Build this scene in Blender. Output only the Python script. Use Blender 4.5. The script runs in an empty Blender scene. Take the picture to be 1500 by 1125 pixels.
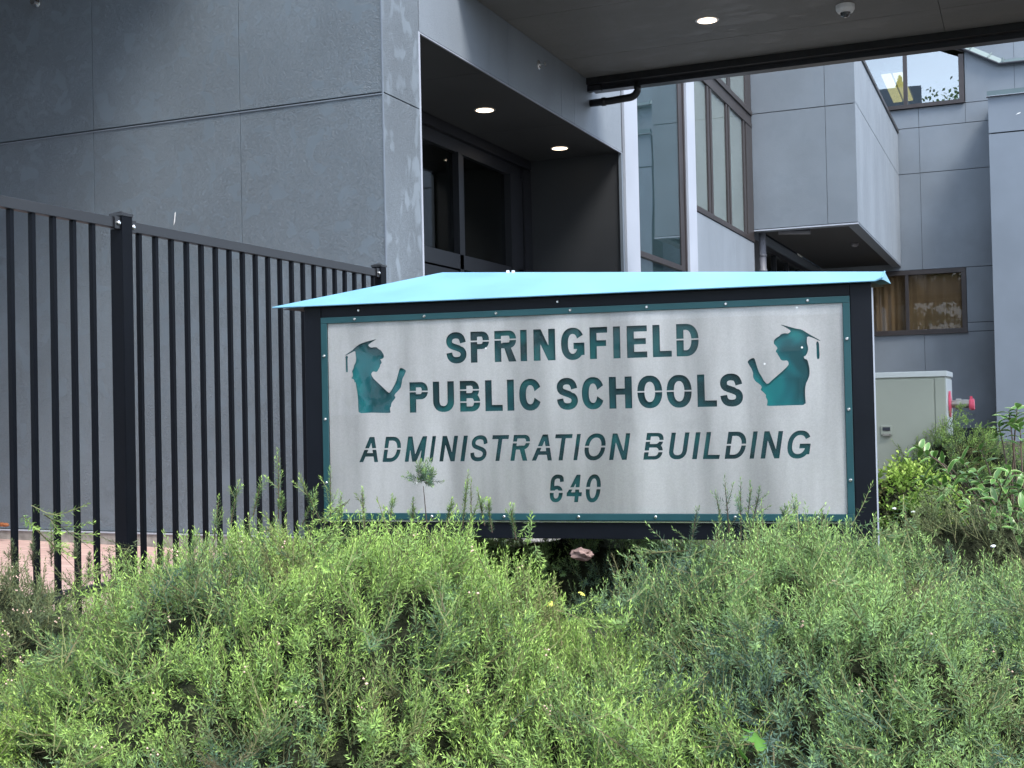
import bpy, bmesh, math, random
import numpy as np
from mathutils import Vector, Matrix, noise
S = bpy.context.scene
PI = math.pi
random.seed(7); RNG = np.random.default_rng(11)

# ------------------------------------------------------------------ camera
yaw, pit, rol = math.radians(-22.7058), math.radians(.96011), math.radians(-1.21562)
FPX = 1801.4
cy, sy, cp, sp, cr, sr = math.cos(yaw), math.sin(yaw), math.cos(pit), math.sin(pit), math.cos(rol), math.sin(rol)
W_ = np.array([[1, 0, 0], [0, 0, -1], [0, 1, 0]], float)
CM = np.array([[cr, -sr, 0], [sr, cr, 0], [0, 0, 1]]) @ np.array([[1, 0, 0], [0, cp, sp], [0, -sp, cp]]) @ np.array([[cy, 0, -sy], [0, 1, 0], [sy, 0, cy]]) @ W_
EYE = (0, 0, 1.6)
cam = bpy.data.cameras.new('camera'); camo = bpy.data.objects.new('camera', cam); S.collection.objects.link(camo)
r_, d_, f_ = CM[0], CM[1], CM[2]
camo.matrix_world = Matrix(((r_[0], -d_[0], -f_[0], EYE[0]), (r_[1], -d_[1], -f_[1], EYE[1]), (r_[2], -d_[2], -f_[2], EYE[2]), (0, 0, 0, 1)))
cam.sensor_fit = 'HORIZONTAL'; cam.sensor_width = 36; cam.lens = 36 * FPX / 1500
cam.clip_start = .05; cam.clip_end = 600
S.camera = camo

# ------------------------------------------------------------------ world, sun, exposure
SUN = Vector((.70, -.40, 1.10)).normalized()
wd = bpy.data.worlds.new('World'); S.world = wd; wd.use_nodes = True
nt = wd.node_tree; bg = nt.nodes['Background']
sky = nt.nodes.new('ShaderNodeTexSky'); sky.sky_type = 'NISHITA'; sky.sun_disc = False
sky.sun_elevation = math.asin(SUN.z); sky.sun_rotation = math.atan2(SUN.x, SUN.y)
sky.air_density = 1.0; sky.dust_density = 2.5; sky.ozone_density = 1.0
# thin broken cloud over the whole dome
tc = nt.nodes.new('ShaderNodeTexCoord'); mp = nt.nodes.new('ShaderNodeMapping'); mp.inputs['Scale'].default_value = (1, 1, 2.2)
nz = nt.nodes.new('ShaderNodeTexNoise'); nz.inputs['Scale'].default_value = 2.4; nz.inputs['Detail'].default_value = 6
cr_ = nt.nodes.new('ShaderNodeMapRange'); cr_.inputs['From Min'].default_value = .35; cr_.inputs['From Max'].default_value = .65
cr_.inputs['To Min'].default_value = .35; cr_.inputs['To Max'].default_value = .9
mx = nt.nodes.new('ShaderNodeMix'); mx.data_type = 'RGBA'; mx.inputs[7].default_value = (9.6, 11.3, 13.8, 1)
nt.links.new(tc.outputs['Generated'], mp.inputs[0]); nt.links.new(mp.outputs[0], nz.inputs['Vector'])
nt.links.new(nz.outputs[0], cr_.inputs['Value']); nt.links.new(cr_.outputs[0], mx.inputs[0])
nt.links.new(sky.outputs[0], mx.inputs[6]); nt.links.new(mx.outputs[2], bg.inputs[0])
bg.inputs[1].default_value = .105
sl = bpy.data.lights.new('sun', 'SUN'); so = bpy.data.objects.new('sun', sl); S.collection.objects.link(so)
sl.energy = 2.0; sl.angle = math.radians(20); sl.color = (1, .96, .90)
so.rotation_euler = SUN.to_track_quat('Z', 'Y').to_euler(); so.location = (20, -20, 40)
S.view_settings.view_transform = 'Standard'; S.view_settings.look = 'None'
S.view_settings.exposure = 1.40; S.view_settings.gamma = 1; S.view_settings.use_curve_mapping = False

# ------------------------------------------------------------------ materials
def mat(name, col, rough=.5, metal=0, spec=.5, coat=0, bump=None, vary=None, emis=None, attr=None, trans=0):
    """bump=(scale, strength, distance) or list; vary=(scale, amount)"""
    m = bpy.data.materials.new(name); m.use_nodes = True
    n = m.node_tree.nodes; L = m.node_tree.links; b = n['Principled BSDF']
    b.inputs['Base Color'].default_value = (*col, 1); b.inputs['Roughness'].default_value = rough
    b.inputs['Metallic'].default_value = metal; b.inputs['Specular IOR Level'].default_value = spec
    b.inputs['Coat Weight'].default_value = coat; b.inputs['Coat Roughness'].default_value = .05
    tcn = n.new('ShaderNodeTexCoord')
    src = None
    if attr:
        a = n.new('ShaderNodeAttribute'); a.attribute_name = attr; src = a.outputs['Color']
    if vary:
        nn = n.new('ShaderNodeTexNoise'); nn.inputs['Scale'].default_value = vary[0]; nn.inputs['Detail'].default_value = 5
        L.new(tcn.outputs['Object'], nn.inputs['Vector'])
        mr = n.new('ShaderNodeMapRange'); mr.inputs['From Min'].default_value = .3; mr.inputs['From Max'].default_value = .7
        mr.inputs['To Min'].default_value = 1 - vary[1]; mr.inputs['To Max'].default_value = 1 + vary[1]
        L.new(nn.outputs[0], mr.inputs['Value'])
        mm = n.new('ShaderNodeVectorMath'); mm.operation = 'SCALE'
        if src: L.new(src, mm.inputs[0])
        else: mm.inputs[0].default_value = col
        L.new(mr.outputs[0], mm.inputs['Scale']); src = mm.outputs[0]
        mr2 = n.new('ShaderNodeMapRange'); mr2.inputs['To Min'].default_value = max(0, rough - .08); mr2.inputs['To Max'].default_value = min(1, rough + .1)
        L.new(nn.outputs[0], mr2.inputs['Value']); L.new(mr2.outputs[0], b.inputs['Roughness'])
    if src: L.new(src, b.inputs['Base Color'])
    if bump:
        nn = n.new('ShaderNodeTexNoise'); nn.inputs['Scale'].default_value = bump[0]; nn.inputs['Detail'].default_value = 4
        L.new(tcn.outputs['Object'], nn.inputs['Vector'])
        bp = n.new('ShaderNodeBump'); bp.inputs['Strength'].default_value = bump[1]; bp.inputs['Distance'].default_value = bump[2]
        L.new(nn.outputs[0], bp.inputs['Height']); L.new(bp.outputs[0], b.inputs['Normal'])
    if emis:
        b.inputs['Emission Color'].default_value = (*emis[0], 1); b.inputs['Emission Strength'].default_value = emis[1]
    if trans:
        t = n.new('ShaderNodeBsdfTranslucent'); ms = n.new('ShaderNodeMixShader'); ms.inputs[0].default_value = trans
        if src: L.new(src, t.inputs[0])
        else: t.inputs[0].default_value = (*col, 1)
        L.new(b.outputs[0], ms.inputs[1]); L.new(t.outputs[0], ms.inputs[2]); L.new(ms.outputs[0], n['Material Output'].inputs[0])
    return m

def stucco(name, col, k=1.0, stretch=(1, 1, 1), worn=.99):
    """painted cement board with a skip-trowel skin: wormy ridges broken by smooth flats"""
    m = bpy.data.materials.new(name); m.use_nodes = True
    n = m.node_tree.nodes; L = m.node_tree.links; b = n['Principled BSDF']
    g = n.new('ShaderNodeNewGeometry'); mpn = n.new('ShaderNodeMapping'); mpn.inputs['Scale'].default_value = stretch
    L.new(g.outputs['Position'], mpn.inputs[0]); V = mpn.outputs[0]
    def nzn(s, det=3, dist=0):
        q = n.new('ShaderNodeTexNoise'); q.inputs['Scale'].default_value = s; q.inputs['Detail'].default_value = det
        q.inputs['Distortion'].default_value = dist; L.new(V, q.inputs['Vector']); return q.outputs[0]
    def rng(x, a, c, lo=0., hi=1.):
        q = n.new('ShaderNodeMapRange'); q.interpolation_type = 'SMOOTHSTEP'; q.inputs['From Min'].default_value = a; q.inputs['From Max'].default_value = c
        q.inputs['To Min'].default_value = lo; q.inputs['To Max'].default_value = hi; L.new(x, q.inputs['Value']); return q.outputs[0]
    def ma(op, x, y):
        q = n.new('ShaderNodeMath'); q.operation = op
        for i, w in enumerate((x, y)):
            if isinstance(w, (int, float)): q.inputs[i].default_value = w
            else: L.new(w, q.inputs[i])
        return q.outputs[0]
    worm = rng(ma('ABSOLUTE', ma('SUBTRACT', nzn(58, 2, 1.6), .5), 0), 0, .10)
    flat = rng(nzn(7.5, 2, .5), .50, .66)                  # smooth trowelled islands
    h = ma('MULTIPLY', worm, ma('SUBTRACT', 1.0, flat))
    h = ma('ADD', ma('MULTIPLY', h, .80), ma('MULTIPLY', flat, .50))
    h = ma('ADD', h, ma('MULTIPLY', nzn(120, 2), .12))
    bp = n.new('ShaderNodeBump'); bp.inputs['Strength'].default_value = .70 * k; bp.inputs['Distance'].default_value = .007
    L.new(h, bp.inputs['Height']); L.new(bp.outputs[0], b.inputs['Normal'])
    grime = rng(nzn(1.3, 6), .3, .75, .9, 1.1)
    vm = n.new('ShaderNodeVectorMath'); vm.operation = 'SCALE'; vm.inputs[0].default_value = col
    L.new(ma('MULTIPLY', grime, rng(flat, 0, 1, 1.0, worn)), vm.inputs['Scale']); L.new(vm.outputs[0], b.inputs['Base Color'])
    L.new(rng(flat, 0, 1, .50, .47), b.inputs['Roughness'])
    return m

def glass(name, tint=(.8, .86, .84), rough=.0, extra=0.0, ior=1.5):
    m = bpy.data.materials.new(name); m.use_nodes = True
    n = m.node_tree.nodes; L = m.node_tree.links; n.remove(n['Principled BSDF'])
    t = n.new('ShaderNodeBsdfTransparent'); t.inputs[0].default_value = (*tint, 1)
    g = n.new('ShaderNodeBsdfGlossy'); g.inputs['Roughness'].default_value = rough; g.inputs[0].default_value = (.95, .97, 1, 1)
    geo = n.new('ShaderNodeNewGeometry'); dt = n.new('ShaderNodeVectorMath'); dt.operation = 'DOT_PRODUCT'
    L.new(geo.outputs['Normal'], dt.inputs[0]); L.new(geo.outputs['Incoming'], dt.inputs[1])
    def ma(op, x, y):
        q = n.new('ShaderNodeMath'); q.operation = op; q.use_clamp = op != 'ABSOLUTE'
        for i, w in enumerate((x, y)):
            if isinstance(w, (int, float)): q.inputs[i].default_value = w
            else: L.new(w, q.inputs[i])
        return q.outputs[0]
    f0 = ((ior - 1) / (ior + 1)) ** 2 + extra / 2
    c5 = ma('POWER', ma('SUBTRACT', 1.0, ma('ABSOLUTE', dt.outputs['Value'], 0.0)), 5.0)
    ms = n.new('ShaderNodeMixShader'); L.new(ma('ADD', f0, ma('MULTIPLY', c5, 1 - f0)), ms.inputs[0])
    # slight waviness of float glass
    tcn = n.new('ShaderNodeTexCoord'); nn = n.new('ShaderNodeTexNoise'); nn.inputs['Scale'].default_value = 1.2; nn.inputs['Detail'].default_value = 1
    bp = n.new('ShaderNodeBump'); bp.inputs['Strength'].default_value = .05; bp.inputs['Distance'].default_value = .02
    L.new(tcn.outputs['Object'], nn.inputs['Vector']); L.new(nn.outputs[0], bp.inputs['Height']); L.new(bp.outputs[0], g.inputs['Normal'])
    L.new(t.outputs[0], ms.inputs[1]); L.new(g.outputs[0], ms.inputs[2]); L.new(ms.outputs[0], n['Material Output'].inputs[0])
    return m

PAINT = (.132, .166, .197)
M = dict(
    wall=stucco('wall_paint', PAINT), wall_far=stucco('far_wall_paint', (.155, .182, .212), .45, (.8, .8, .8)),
    wall_x=stucco('lit_side_wall_paint', (.205, .235, .270), .45, (1, 1, .45)), wall_p=stucco('pillar_paint', (.135, .160, .185), .8, (1, 1, .6), 1.3),  # side faces: the wall paint again, lightened for light from the right
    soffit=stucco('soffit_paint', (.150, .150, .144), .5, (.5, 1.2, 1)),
    smooth=mat('smooth_paint', (.150, .180, .218), .5, vary=(1.5, .06), bump=(60, .1, .002)),
    trimw=mat('pale_trim_paint', (.36, .39, .45), .45, vary=(2, .05)),
    under=mat('shade_darkened_paint', (.050, .052, .054), .6, vary=(2, .1)),  # building paint darkened to carry the shade on undersides and sheltered walls
    recess=mat('recess_shade_paint', (.034, .037, .042), .55, vary=(1.5, .08), bump=(60, .1, .002)),  # same wall paint with the deep shade of the recess in its colour
    underbox=mat('shaded_soffit_paint', (.012, .013, .015), .6),  # same paint, shade beneath the upper box put into the colour
    gap=mat('dark_joint_sealant', (.03, .035, .045), .8),  # one dark tone for panel joints and the cores behind
    black=mat('black_powder_coat', (.0025, .0035, .006), .5, spec=.12, vary=(9, .2), bump=(180, .08, .001)),
    railtop=mat('rail_powder_coat', (.014, .015, .018), .38, spec=.5, vary=(6, .2)),
    navy=mat('navy_black_paint', (.0025, .004, .008), .45, spec=.25, vary=(5, .2), bump=(150, .05, .001)),
    bronze=mat('dark_bronze_aluminium', (.045, .038, .038), .38, metal=.3, vary=(5, .15)),
    dkframe=mat('dark_frame', (.02, .021, .026), .35, metal=.2),
    teal=mat('teal_trim_paint', (.008, .055, .066), .45, vary=(6, .12)),
    roof=mat('aqua_roof_metal', (.15, .34, .47), .45, metal=.1, vary=(2.2, .16), coat=.0, bump=(2.5, .12, .01)),
    roofgrey=mat('green_grey_roof_metal', (.10, .14, .15), .42, metal=.3, vary=(2, .07)),
    steel=None, inlay=None,
    screw=mat('screw_steel', (.75, .75, .74), .25, metal=1),
    cab=mat('grey_green_enamel', (.33, .35, .29), .42, vary=(2.2, .05)),
    cabl=mat('pale_enamel', (.55, .58, .56), .4, vary=(3, .05)),
    pink=mat('faded_red_plastic', (.78, .10, .17), .45),
    brass=mat('weathered_brass', (.36, .34, .30), .4, metal=.7, vary=(20, .3)),
    conc=mat('rough_concrete', (.26, .25, .235), .85, vary=(14, .3), bump=(45, .6, .006)),
    paver=None, soil=mat('dark_soil', (.045, .034, .024), .95, vary=(9, .4), bump=(30, 1, .03)),
    asphalt=mat('asphalt', (.06, .06, .062), .9, vary=(30, .2), bump=(160, .5, .004)),
    lawn=mat('verge_grass', (.05, .085, .03), .9, vary=(5, .3), bump=(60, 1, .03)),
    leaf=mat('needle_leaf', (.1, .2, .05), .55, spec=.22, attr='col', trans=.28),
    twig=mat('woody_twig', (.10, .07, .045), .85, attr='col'),
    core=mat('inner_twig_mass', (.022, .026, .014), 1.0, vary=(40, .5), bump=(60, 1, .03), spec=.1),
    green=mat('glossy_leaf_green', (.09, .21, .045), .35, vary=(14, .3), trans=.15),
    cream=mat('leaf_margin_cream', (.45, .56, .24), .45, trans=.15),
    bark=mat('thin_bark', (.09, .06, .045), .8, vary=(30, .3)),
    treeleaf=mat('tree_leaf', (.05, .09, .03), .6, attr='col', trans=.15),
    rock=mat('pinkish_rock', (.19, .125, .11), .85, vary=(18, .35), bump=(30, .8, .01)),
    dead=mat('orange_dead_leaf', (.22, .075, .025), .7, vary=(20, .3)),
    ivy=mat('bright_ivy_leaf', (.085, .20, .035), .5, spec=.2, trans=.3, vary=(12, .15)),
    yellow=mat('yellow_leaf', (.75, .72, .12), .5, trans=.2),
    pipe=mat('grey_painted_pipe', (.17, .17, .19), .4, vary=(6, .1)),
    blackpipe=mat('black_pipe', (.012, .012, .014), .4, vary=(20, .3)),
    white=mat('white_plastic', (.78, .79, .80), .35), whitep=mat('white_poster', (.80, .85, .84), .5),
    dome=mat('smoked_dome', (.02, .02, .02), .1, coat=1),
    lamp=mat('warm_lamp_lens', (.9, .85, .8), .4, emis=((1, .80, .60), 1.5)),
    tube=mat('fluorescent_tube', (.9, .8, .4), .4, emis=((1, .78, .30), .6)),
    ring=mat('lamp_ring', (.55, .54, .52), .35, metal=.5),
    blind=mat('pale_green_blind', (.30, .325, .315), .8, vary=(1.5, .08)),
    brownb=mat('tan_curtain', (.14, .122, .092), .8, vary=(1.6, .12)),
    room=mat('dark_room', (.16, .17, .15), .9), room2=mat('upper_room_paint', (.10, .12, .11), .9), ceilroom=mat('room_ceiling', (.35, .36, .36), .9),
    glass=glass('window_glass', (.72, .78, .76)), glassd=glass('tinted_door_glass', (.42, .46, .43), extra=.03),
    glassm=glass('mirror_tint_glass', (.6, .68, .70), extra=.22, ior=1.3), acrylic=glass('acrylic_sheet', (.96, .96, .96), ior=1.25),
    glassl=glass('warm_window_glass', (.92, .86, .78), ior=1.3), glassg=glass('pale_green_glass', (.86, .88, .87), ior=1.2),
    glassu=glass('upper_window_glass', (.60, .66, .64), extra=.40),
    pale=mat('pale_render', (.55, .55, .52), .8, vary=(.8, .08)), tile=mat('roof_tile', (.30, .28, .27), .8, vary=(3, .1)),
)
def steel_mat():
    m = bpy.data.materials.new('streaked_steel_sheet'); m.use_nodes = True
    n = m.node_tree.nodes; L = m.node_tree.links; b = n['Principled BSDF']
    t = n.new('ShaderNodeTexCoord'); mpn = n.new('ShaderNodeMapping'); mpn.inputs['Scale'].default_value = (2.6, 1, .35)
    L.new(t.outputs['Object'], mpn.inputs[0])
    a = n.new('ShaderNodeTexNoise'); a.inputs['Scale'].default_value = 2.2; a.inputs['Detail'].default_value = 4; L.new(mpn.outputs[0], a.inputs['Vector'])
    c = n.new('ShaderNodeTexNoise'); c.inputs['Scale'].default_value = 190; c.inputs['Detail'].default_value = 3; L.new(t.outputs['Object'], c.inputs['Vector'])
    s = n.new('ShaderNodeTexNoise'); s.inputs['Scale'].default_value = 6; s.inputs['Detail'].default_value = 7; L.new(t.outputs['Object'], s.inputs['Vector'])
    def rg(x, p, q, lo, hi):
        r = n.new('ShaderNodeMapRange'); r.inputs['From Min'].default_value = p; r.inputs['From Max'].default_value = q
        r.inputs['To Min'].default_value = lo; r.inputs['To Max'].default_value = hi; L.new(x, r.inputs['Value']); return r.outputs[0]
    def mul(x, y):
        q = n.new('ShaderNodeMath'); q.operation = 'MULTIPLY'; L.new(x, q.inputs[0]); L.new(y, q.inputs[1]); return q.outputs[0]
    v = mul(mul(rg(a.outputs[0], .35, .65, .74, 1.18), rg(c.outputs[0], .3, .7, .94, 1.06)), rg(s.outputs[0], .62, .75, 1, .86))  # broad vertical streaks put the steel's reflected bright and dim bands into colour
    vm = n.new('ShaderNodeVectorMath'); vm.operation = 'SCALE'; vm.inputs[0].default_value = (.56, .555, .55); L.new(v, vm.inputs['Scale'])
    L.new(vm.outputs[0], b.inputs['Base Color']); b.inputs['Metallic'].default_value = .45
    L.new(rg(a.outputs[0], .3, .7, .38, .5), b.inputs['Roughness'])
    return m
M['steel'] = steel_mat()
def inlay_mat(k=1.0):
    m = bpy.data.materials.new('teal_translucent_sheet'); m.use_nodes = True
    n = m.node_tree.nodes; L = m.node_tree.links; b = n['Principled BSDF']
    t = n.new('ShaderNodeTexCoord'); a = n.new('ShaderNodeTexNoise'); a.inputs['Scale'].default_value = 6; a.inputs['Detail'].default_value = 1; a.inputs['Distortion'].default_value = .8
    L.new(t.outputs['Object'], a.inputs['Vector'])
    r = n.new('ShaderNodeValToRGB'); e = r.color_ramp.elements
    e[0].position = .36; e[0].color = (.002, .060 * k, .072 * k, 1); e[1].position = .66; e[1].color = (.004, .185 * k, .19 * k, 1)
    q = e.new(.5); q.color = (.002, .11 * k, .13 * k, 1)
    L.new(a.outputs[0], r.inputs[0]); L.new(r.outputs[0], b.inputs['Base Color']); b.inputs['Roughness'].default_value = .5
    return m
M['inlay'] = inlay_mat(1.0); M['inlay_letter'] = inlay_mat(.5)
def paver_mat():
    m = bpy.data.materials.new('pink_brick_paving'); m.use_nodes = True
    n = m.node_tree.nodes; L = m.node_tree.links; b = n['Principled BSDF']
    t = n.new('ShaderNodeTexCoord'); k = n.new('ShaderNodeTexBrick'); L.new(t.outputs['Object'], k.inputs['Vector'])
    k.inputs['Scale'].default_value = 1; k.inputs['Brick Width'].default_value = .2; k.inputs['Row Height'].default_value = .1
    k.inputs['Mortar Size'].default_value = .004; k.inputs['Color1'].default_value = (.52, .36, .32, 1); k.inputs['Color2'].default_value = (.44, .29, .26, 1)
    k.inputs['Mortar'].default_value = (.30, .24, .22, 1); L.new(k.outputs[0], b.inputs['Base Color']); b.inputs['Roughness'].default_value = .8
    bp = n.new('ShaderNodeBump'); bp.inputs['Strength'].default_value = .5; bp.inputs['Distance'].default_value = .004; bp.invert = True
    L.new(k.outputs['Fac'], bp.inputs['Height']); L.new(bp.outputs[0], b.inputs['Normal'])
    return m
M['paver'] = paver_mat()

# ------------------------------------------------------------------ helpers
COL = S.collection
def link(name, me, parent=None, loc=(0, 0, 0), rot=None):
    o = bpy.data.objects.new(name, me); COL.objects.link(o); o.location = loc
    if rot is not None: o.rotation_euler = rot
    if parent: o.parent = parent
    return o
def tag(o, label=None, cat=None, group=None, kind=None):
    if label: o['label'] = label
    if cat: o['category'] = cat
    if group: o['group'] = group
    if kind: o['kind'] = kind
    return o
def empty(name, loc, label, cat, group=None, rot=None):
    o = link(name, None, None, loc, rot); o.empty_display_size = .2
    return tag(o, label, cat, group)
class MB:
    def __init__(s): s.v = []; s.f = []
    def add(s, vs, fs):
        k = len(s.v); s.v += [tuple(map(float, q)) for q in vs]; s.f += [tuple(i + k for i in g) for g in fs]; return s
    def box(s, x0, x1, y0, y1, z0, z1):
        return s.add([(x0, y0, z0), (x1, y0, z0), (x1, y1, z0), (x0, y1, z0), (x0, y0, z1), (x1, y0, z1), (x1, y1, z1), (x0, y1, z1)],
                     [(0, 3, 2, 1), (4, 5, 6, 7), (0, 1, 5, 4), (1, 2, 6, 5), (2, 3, 7, 6), (3, 0, 4, 7)])
    def prism(s, poly, axis, a, b):
        """poly of 2D points extruded along axis 0/1/2 from a to b"""
        def P(p, w):
            q = list(p); q.insert(axis, w); return q
        n = len(poly); vs = [P(p, a) for p in poly] + [P(p, b) for p in poly]
        fs = [tuple(range(n))[::-1], tuple(range(n, 2 * n))] + [(i, (i + 1) % n, n + (i + 1) % n, n + i) for i in range(n)]
        return s.add(vs, fs)
    def tube(s, pts, rad, n=10, cap=True):
        pts = [Vector(p) for p in pts]; rads = rad if isinstance(rad, (list, tuple)) else [rad] * len(pts)
        rings = []; up = Vector((.13, .21, 1)).normalized()
        for i, p in enumerate(pts):
            d = (pts[min(i + 1, len(pts) - 1)] - pts[max(i - 1, 0)]).normalized()
            a = d.cross(up)
            if a.length < .2: a = d.cross(Vector((1, .1, 0)))
            a.normalize(); b = d.cross(a)
            rings.append([p + (a * math.cos(t) + b * math.sin(t)) * rads[i] for t in (2 * PI * k / n for k in range(n))])
        vs = [q for r in rings for q in r]
        fs = [(i * n + k, i * n + (k + 1) % n, (i + 1) * n + (k + 1) % n, (i + 1) * n + k) for i in range(len(pts) - 1) for k in range(n)]
        if cap: fs += [tuple(range(n))[::-1], tuple((len(pts) - 1) * n + k for k in range(n))]
        return s.add(vs, fs)
    def lathe(s, prof, center, axis=2, n=20):
        """prof list of (r, h) along the axis"""
        vs = []
        for r, h in prof:
            for k in range(n):
                t = 2 * PI * k / n; q = [r * math.cos(t), r * math.sin(t)]; q.insert(axis, h)
                vs.append([q[i] + center[i] for i in range(3)])
        fs = [(i * n + k, i * n + (k + 1) % n, (i + 1) * n + (k + 1) % n, (i + 1) * n + k) for i in range(len(prof) - 1) for k in range(n)]
        fs += [tuple(range(n))[::-1], tuple((len(prof) - 1) * n + k for k in range(n))]
        return s.add(vs, fs)
    def mesh(s, m=None, bevel=0, smooth=False):
        me = bpy.data.meshes.new('m'); me.from_pydata(s.v, [], s.f)
        bm = bmesh.new(); bm.from_mesh(me); bmesh.ops.recalc_face_normals(bm, faces=bm.faces)
        if bevel: bmesh.ops.bevel(bm, geom=bm.edges[:], offset=bevel, segments=2, profile=.6, affect='EDGES')
        if smooth:
            for f in bm.faces: f.smooth = True
        bm.to_mesh(me); bm.free()
        if m: me.materials.append(m)
        return me
    def build(s, name, m, parent=None, bevel=0, smooth=False, **k):
        me = s.mesh(m, bevel, smooth); me.name = name; o = link(name, me, parent); tag(o, **k) if k else None
        return o
def box(name, x0, x1, y0, y1, z0, z1, m, parent=None, bevel=0, **k):
    return MB().box(x0, x1, y0, y1, z0, z1).build(name, m, parent, bevel, **k)
def fwd(u, v, z=0):
    """a place on the lot: u metres to the right of and v metres in front of the eye"""
    return Vector((u * .9225 - v * .3860, u * .3860 + v * .9225, z))

# ------------------------------------------------------------------ ground
def zg(x, y):
    t = min(1, max(0, (y - .4) / 2.6))
    if x < -3.9 and y > 3.2: return .45
    return .70 * t * t * (3 - 2 * t)
def terrain():
    xs = sorted(set([-300, -120, -60, -30] + [-14 + .5 * i for i in range(57)] + [30, 60, 120, 300]))
    ys = sorted(set([-300, -120, -60, -30, -12, -6, -3] + [-1 + .25 * i for i in range(33)] + [9, 12, 20, 30, 60, 120, 300]))
    vs = [(x, y, zg(x, y) + (.02 * noise.noise((x * 1.3, y * 1.3, 0)) if 0 < y < 7 else 0)) for y in ys for x in xs]
    n = len(xs); fs = [(j * n + i, j * n + i + 1, (j + 1) * n + i + 1, (j + 1) * n + i) for j in range(len(ys) - 1) for i in range(n - 1)]
    return MB().add(vs, fs)
terrain().build('ground', M['soil'], kind='structure')
box('sidewalk', -40, 40, -2.2, -.35, -.02, .035, M['conc'], kind='structure')
box('road', -80, 80, -12, -2.35, -.03, .01, M['asphalt'], kind='structure')
box('kerb', -80, 80, -2.35, -2.2, -.02, .12, M['conc'], kind='structure')
box('far_verge', -80, 80, -40, -12.2, -.02, .03, M['lawn'], kind='structure')
# paving strip between fence and wall, falling gently to the right
MB().add([(-14, 3.2, .775), (-3.86, 3.2, .60), (-3.86, 7.2, .60), (-14, 7.2, .775), (-14, 3.2, .5), (-3.86, 3.2, .5), (-3.86, 7.2, .5), (-14, 7.2, .5)],
         [(0, 1, 2, 3), (0, 4, 5, 1), (1, 5, 6, 2), (3, 7, 4, 0)]).build('paved_yard', M['paver'], kind='structure')
box('entry_pavement', -7.6, -2.2, 7.4, 26, .60, .715, M['conc'], kind='structure')

# ------------------------------------------------------------------ the building
XC, YW = -3.885, 7.172
B = empty('office_building', (XC, YW, .7), 'dark blue-grey two-storey office building with canopy, recessed entry and bronze framed windows', 'building')
def bp(name, mb, m, parent=B, **k):
    """part of the building: geometry given in world coordinates"""
    o = mb.build(name, m, None, **k); o.parent = parent
    o.location = -(Vector(B.location) if parent is B else Vector((0, 0, 0)))
    return o
def gridpanels(plane, us, zs, face, depth, m, gap=.004, name='panel', skip=()):
    """cement-board panels as separate pieces. plane 'y': face looks to -Y at y=face; plane 'x': looks to +X at x=face"""
    for i in range(len(us) - 1):
        for j in range(len(zs) - 1):
            if (i, j) in skip: continue
            a, b, c, d = us[i] + gap / 2, us[i + 1] - gap / 2, zs[j] + gap, zs[j + 1] - gap
            mb = MB()
            if plane == 'y': mb.box(a, b, face, face + depth, c, d)
            else: mb.box(face - depth, face, a, b, c, d)
            bp(name, mb, m, bevel=.002)
# left wing wall
gridpanels('y', [-14.2, -12.9, -11.6, -10.2, -8.9, -7.6, -6.309, -5.0165, XC - .001], [.735, 3.69, 6.2], YW, .02, M['wall'])
bp('wall', MB().box(-14.2, XC - .03, YW + .022, YW + .4, .5, 6.3), M['gap'])
bp('footing', MB().box(-14.2, XC - .01, YW - .02, YW + .021, .5, .722), M['conc'])
bp('drip_strip', MB().box(-14.2, XC - .002, YW - .028, YW + .019, .724, .733), M['trimw'])
bp('drip_strip', MB().box(-14.2, XC - .002, YW - .006, YW + .019, 3.675, 3.683), M['smooth'])
bp('corner_bead', MB().box(XC - .006, XC + .003, YW - .003, YW + .010, .73, 6.2), M['smooth'])
# +X face: pillar
gridpanels('x', [YW + .013, 7.715], [.735, 3.69, 6.2], XC, .03, M['wall_p'])
bp('pillar_core', MB().box(XC - .5, XC - .032, YW + .4, 7.715, .6, 6.2), M['gap'])
bp('pillar_lining', MB().box(XC - 1.1, XC - .002, 7.716, 7.74, .70, 4.24), M['under'])
bp('corner_bead', MB().box(XC - .010, XC + .004, 7.706, 7.728, .73, 4.24), M['trimw'])
# beam over the entry
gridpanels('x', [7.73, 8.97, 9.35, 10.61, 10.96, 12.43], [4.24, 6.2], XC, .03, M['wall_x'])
bp('beam_core', MB().box(XC - .45, XC - .032, 7.75, 12.43, 4.262, 6.2), M['gap'])
bp('bead', MB().box(XC - .012, XC + .004, 7.73, 12.43, 4.229, 4.237), M['trimw'])
# recess
XR = -4.94
for a, b in ((7.741, 8.9), (8.904, 10.9), (10.904, 12.419)):
    bp('soffit_panel', MB().box(XR - .3, XC - .013, a, b, 4.242, 4.26), M['under'], label='ceiling board over the recessed entry, its colour darkened for shade')
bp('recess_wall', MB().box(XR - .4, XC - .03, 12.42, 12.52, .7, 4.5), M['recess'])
bp('corner_bead', MB().box(XC - .03, XC + .002, 12.40, 12.45, .7, 4.235), M['smooth'])
bp('recess_floor', MB().box(XR - .4, XC - .02, 7.75, 12.41, .62, .72), M['conc'])
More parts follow.
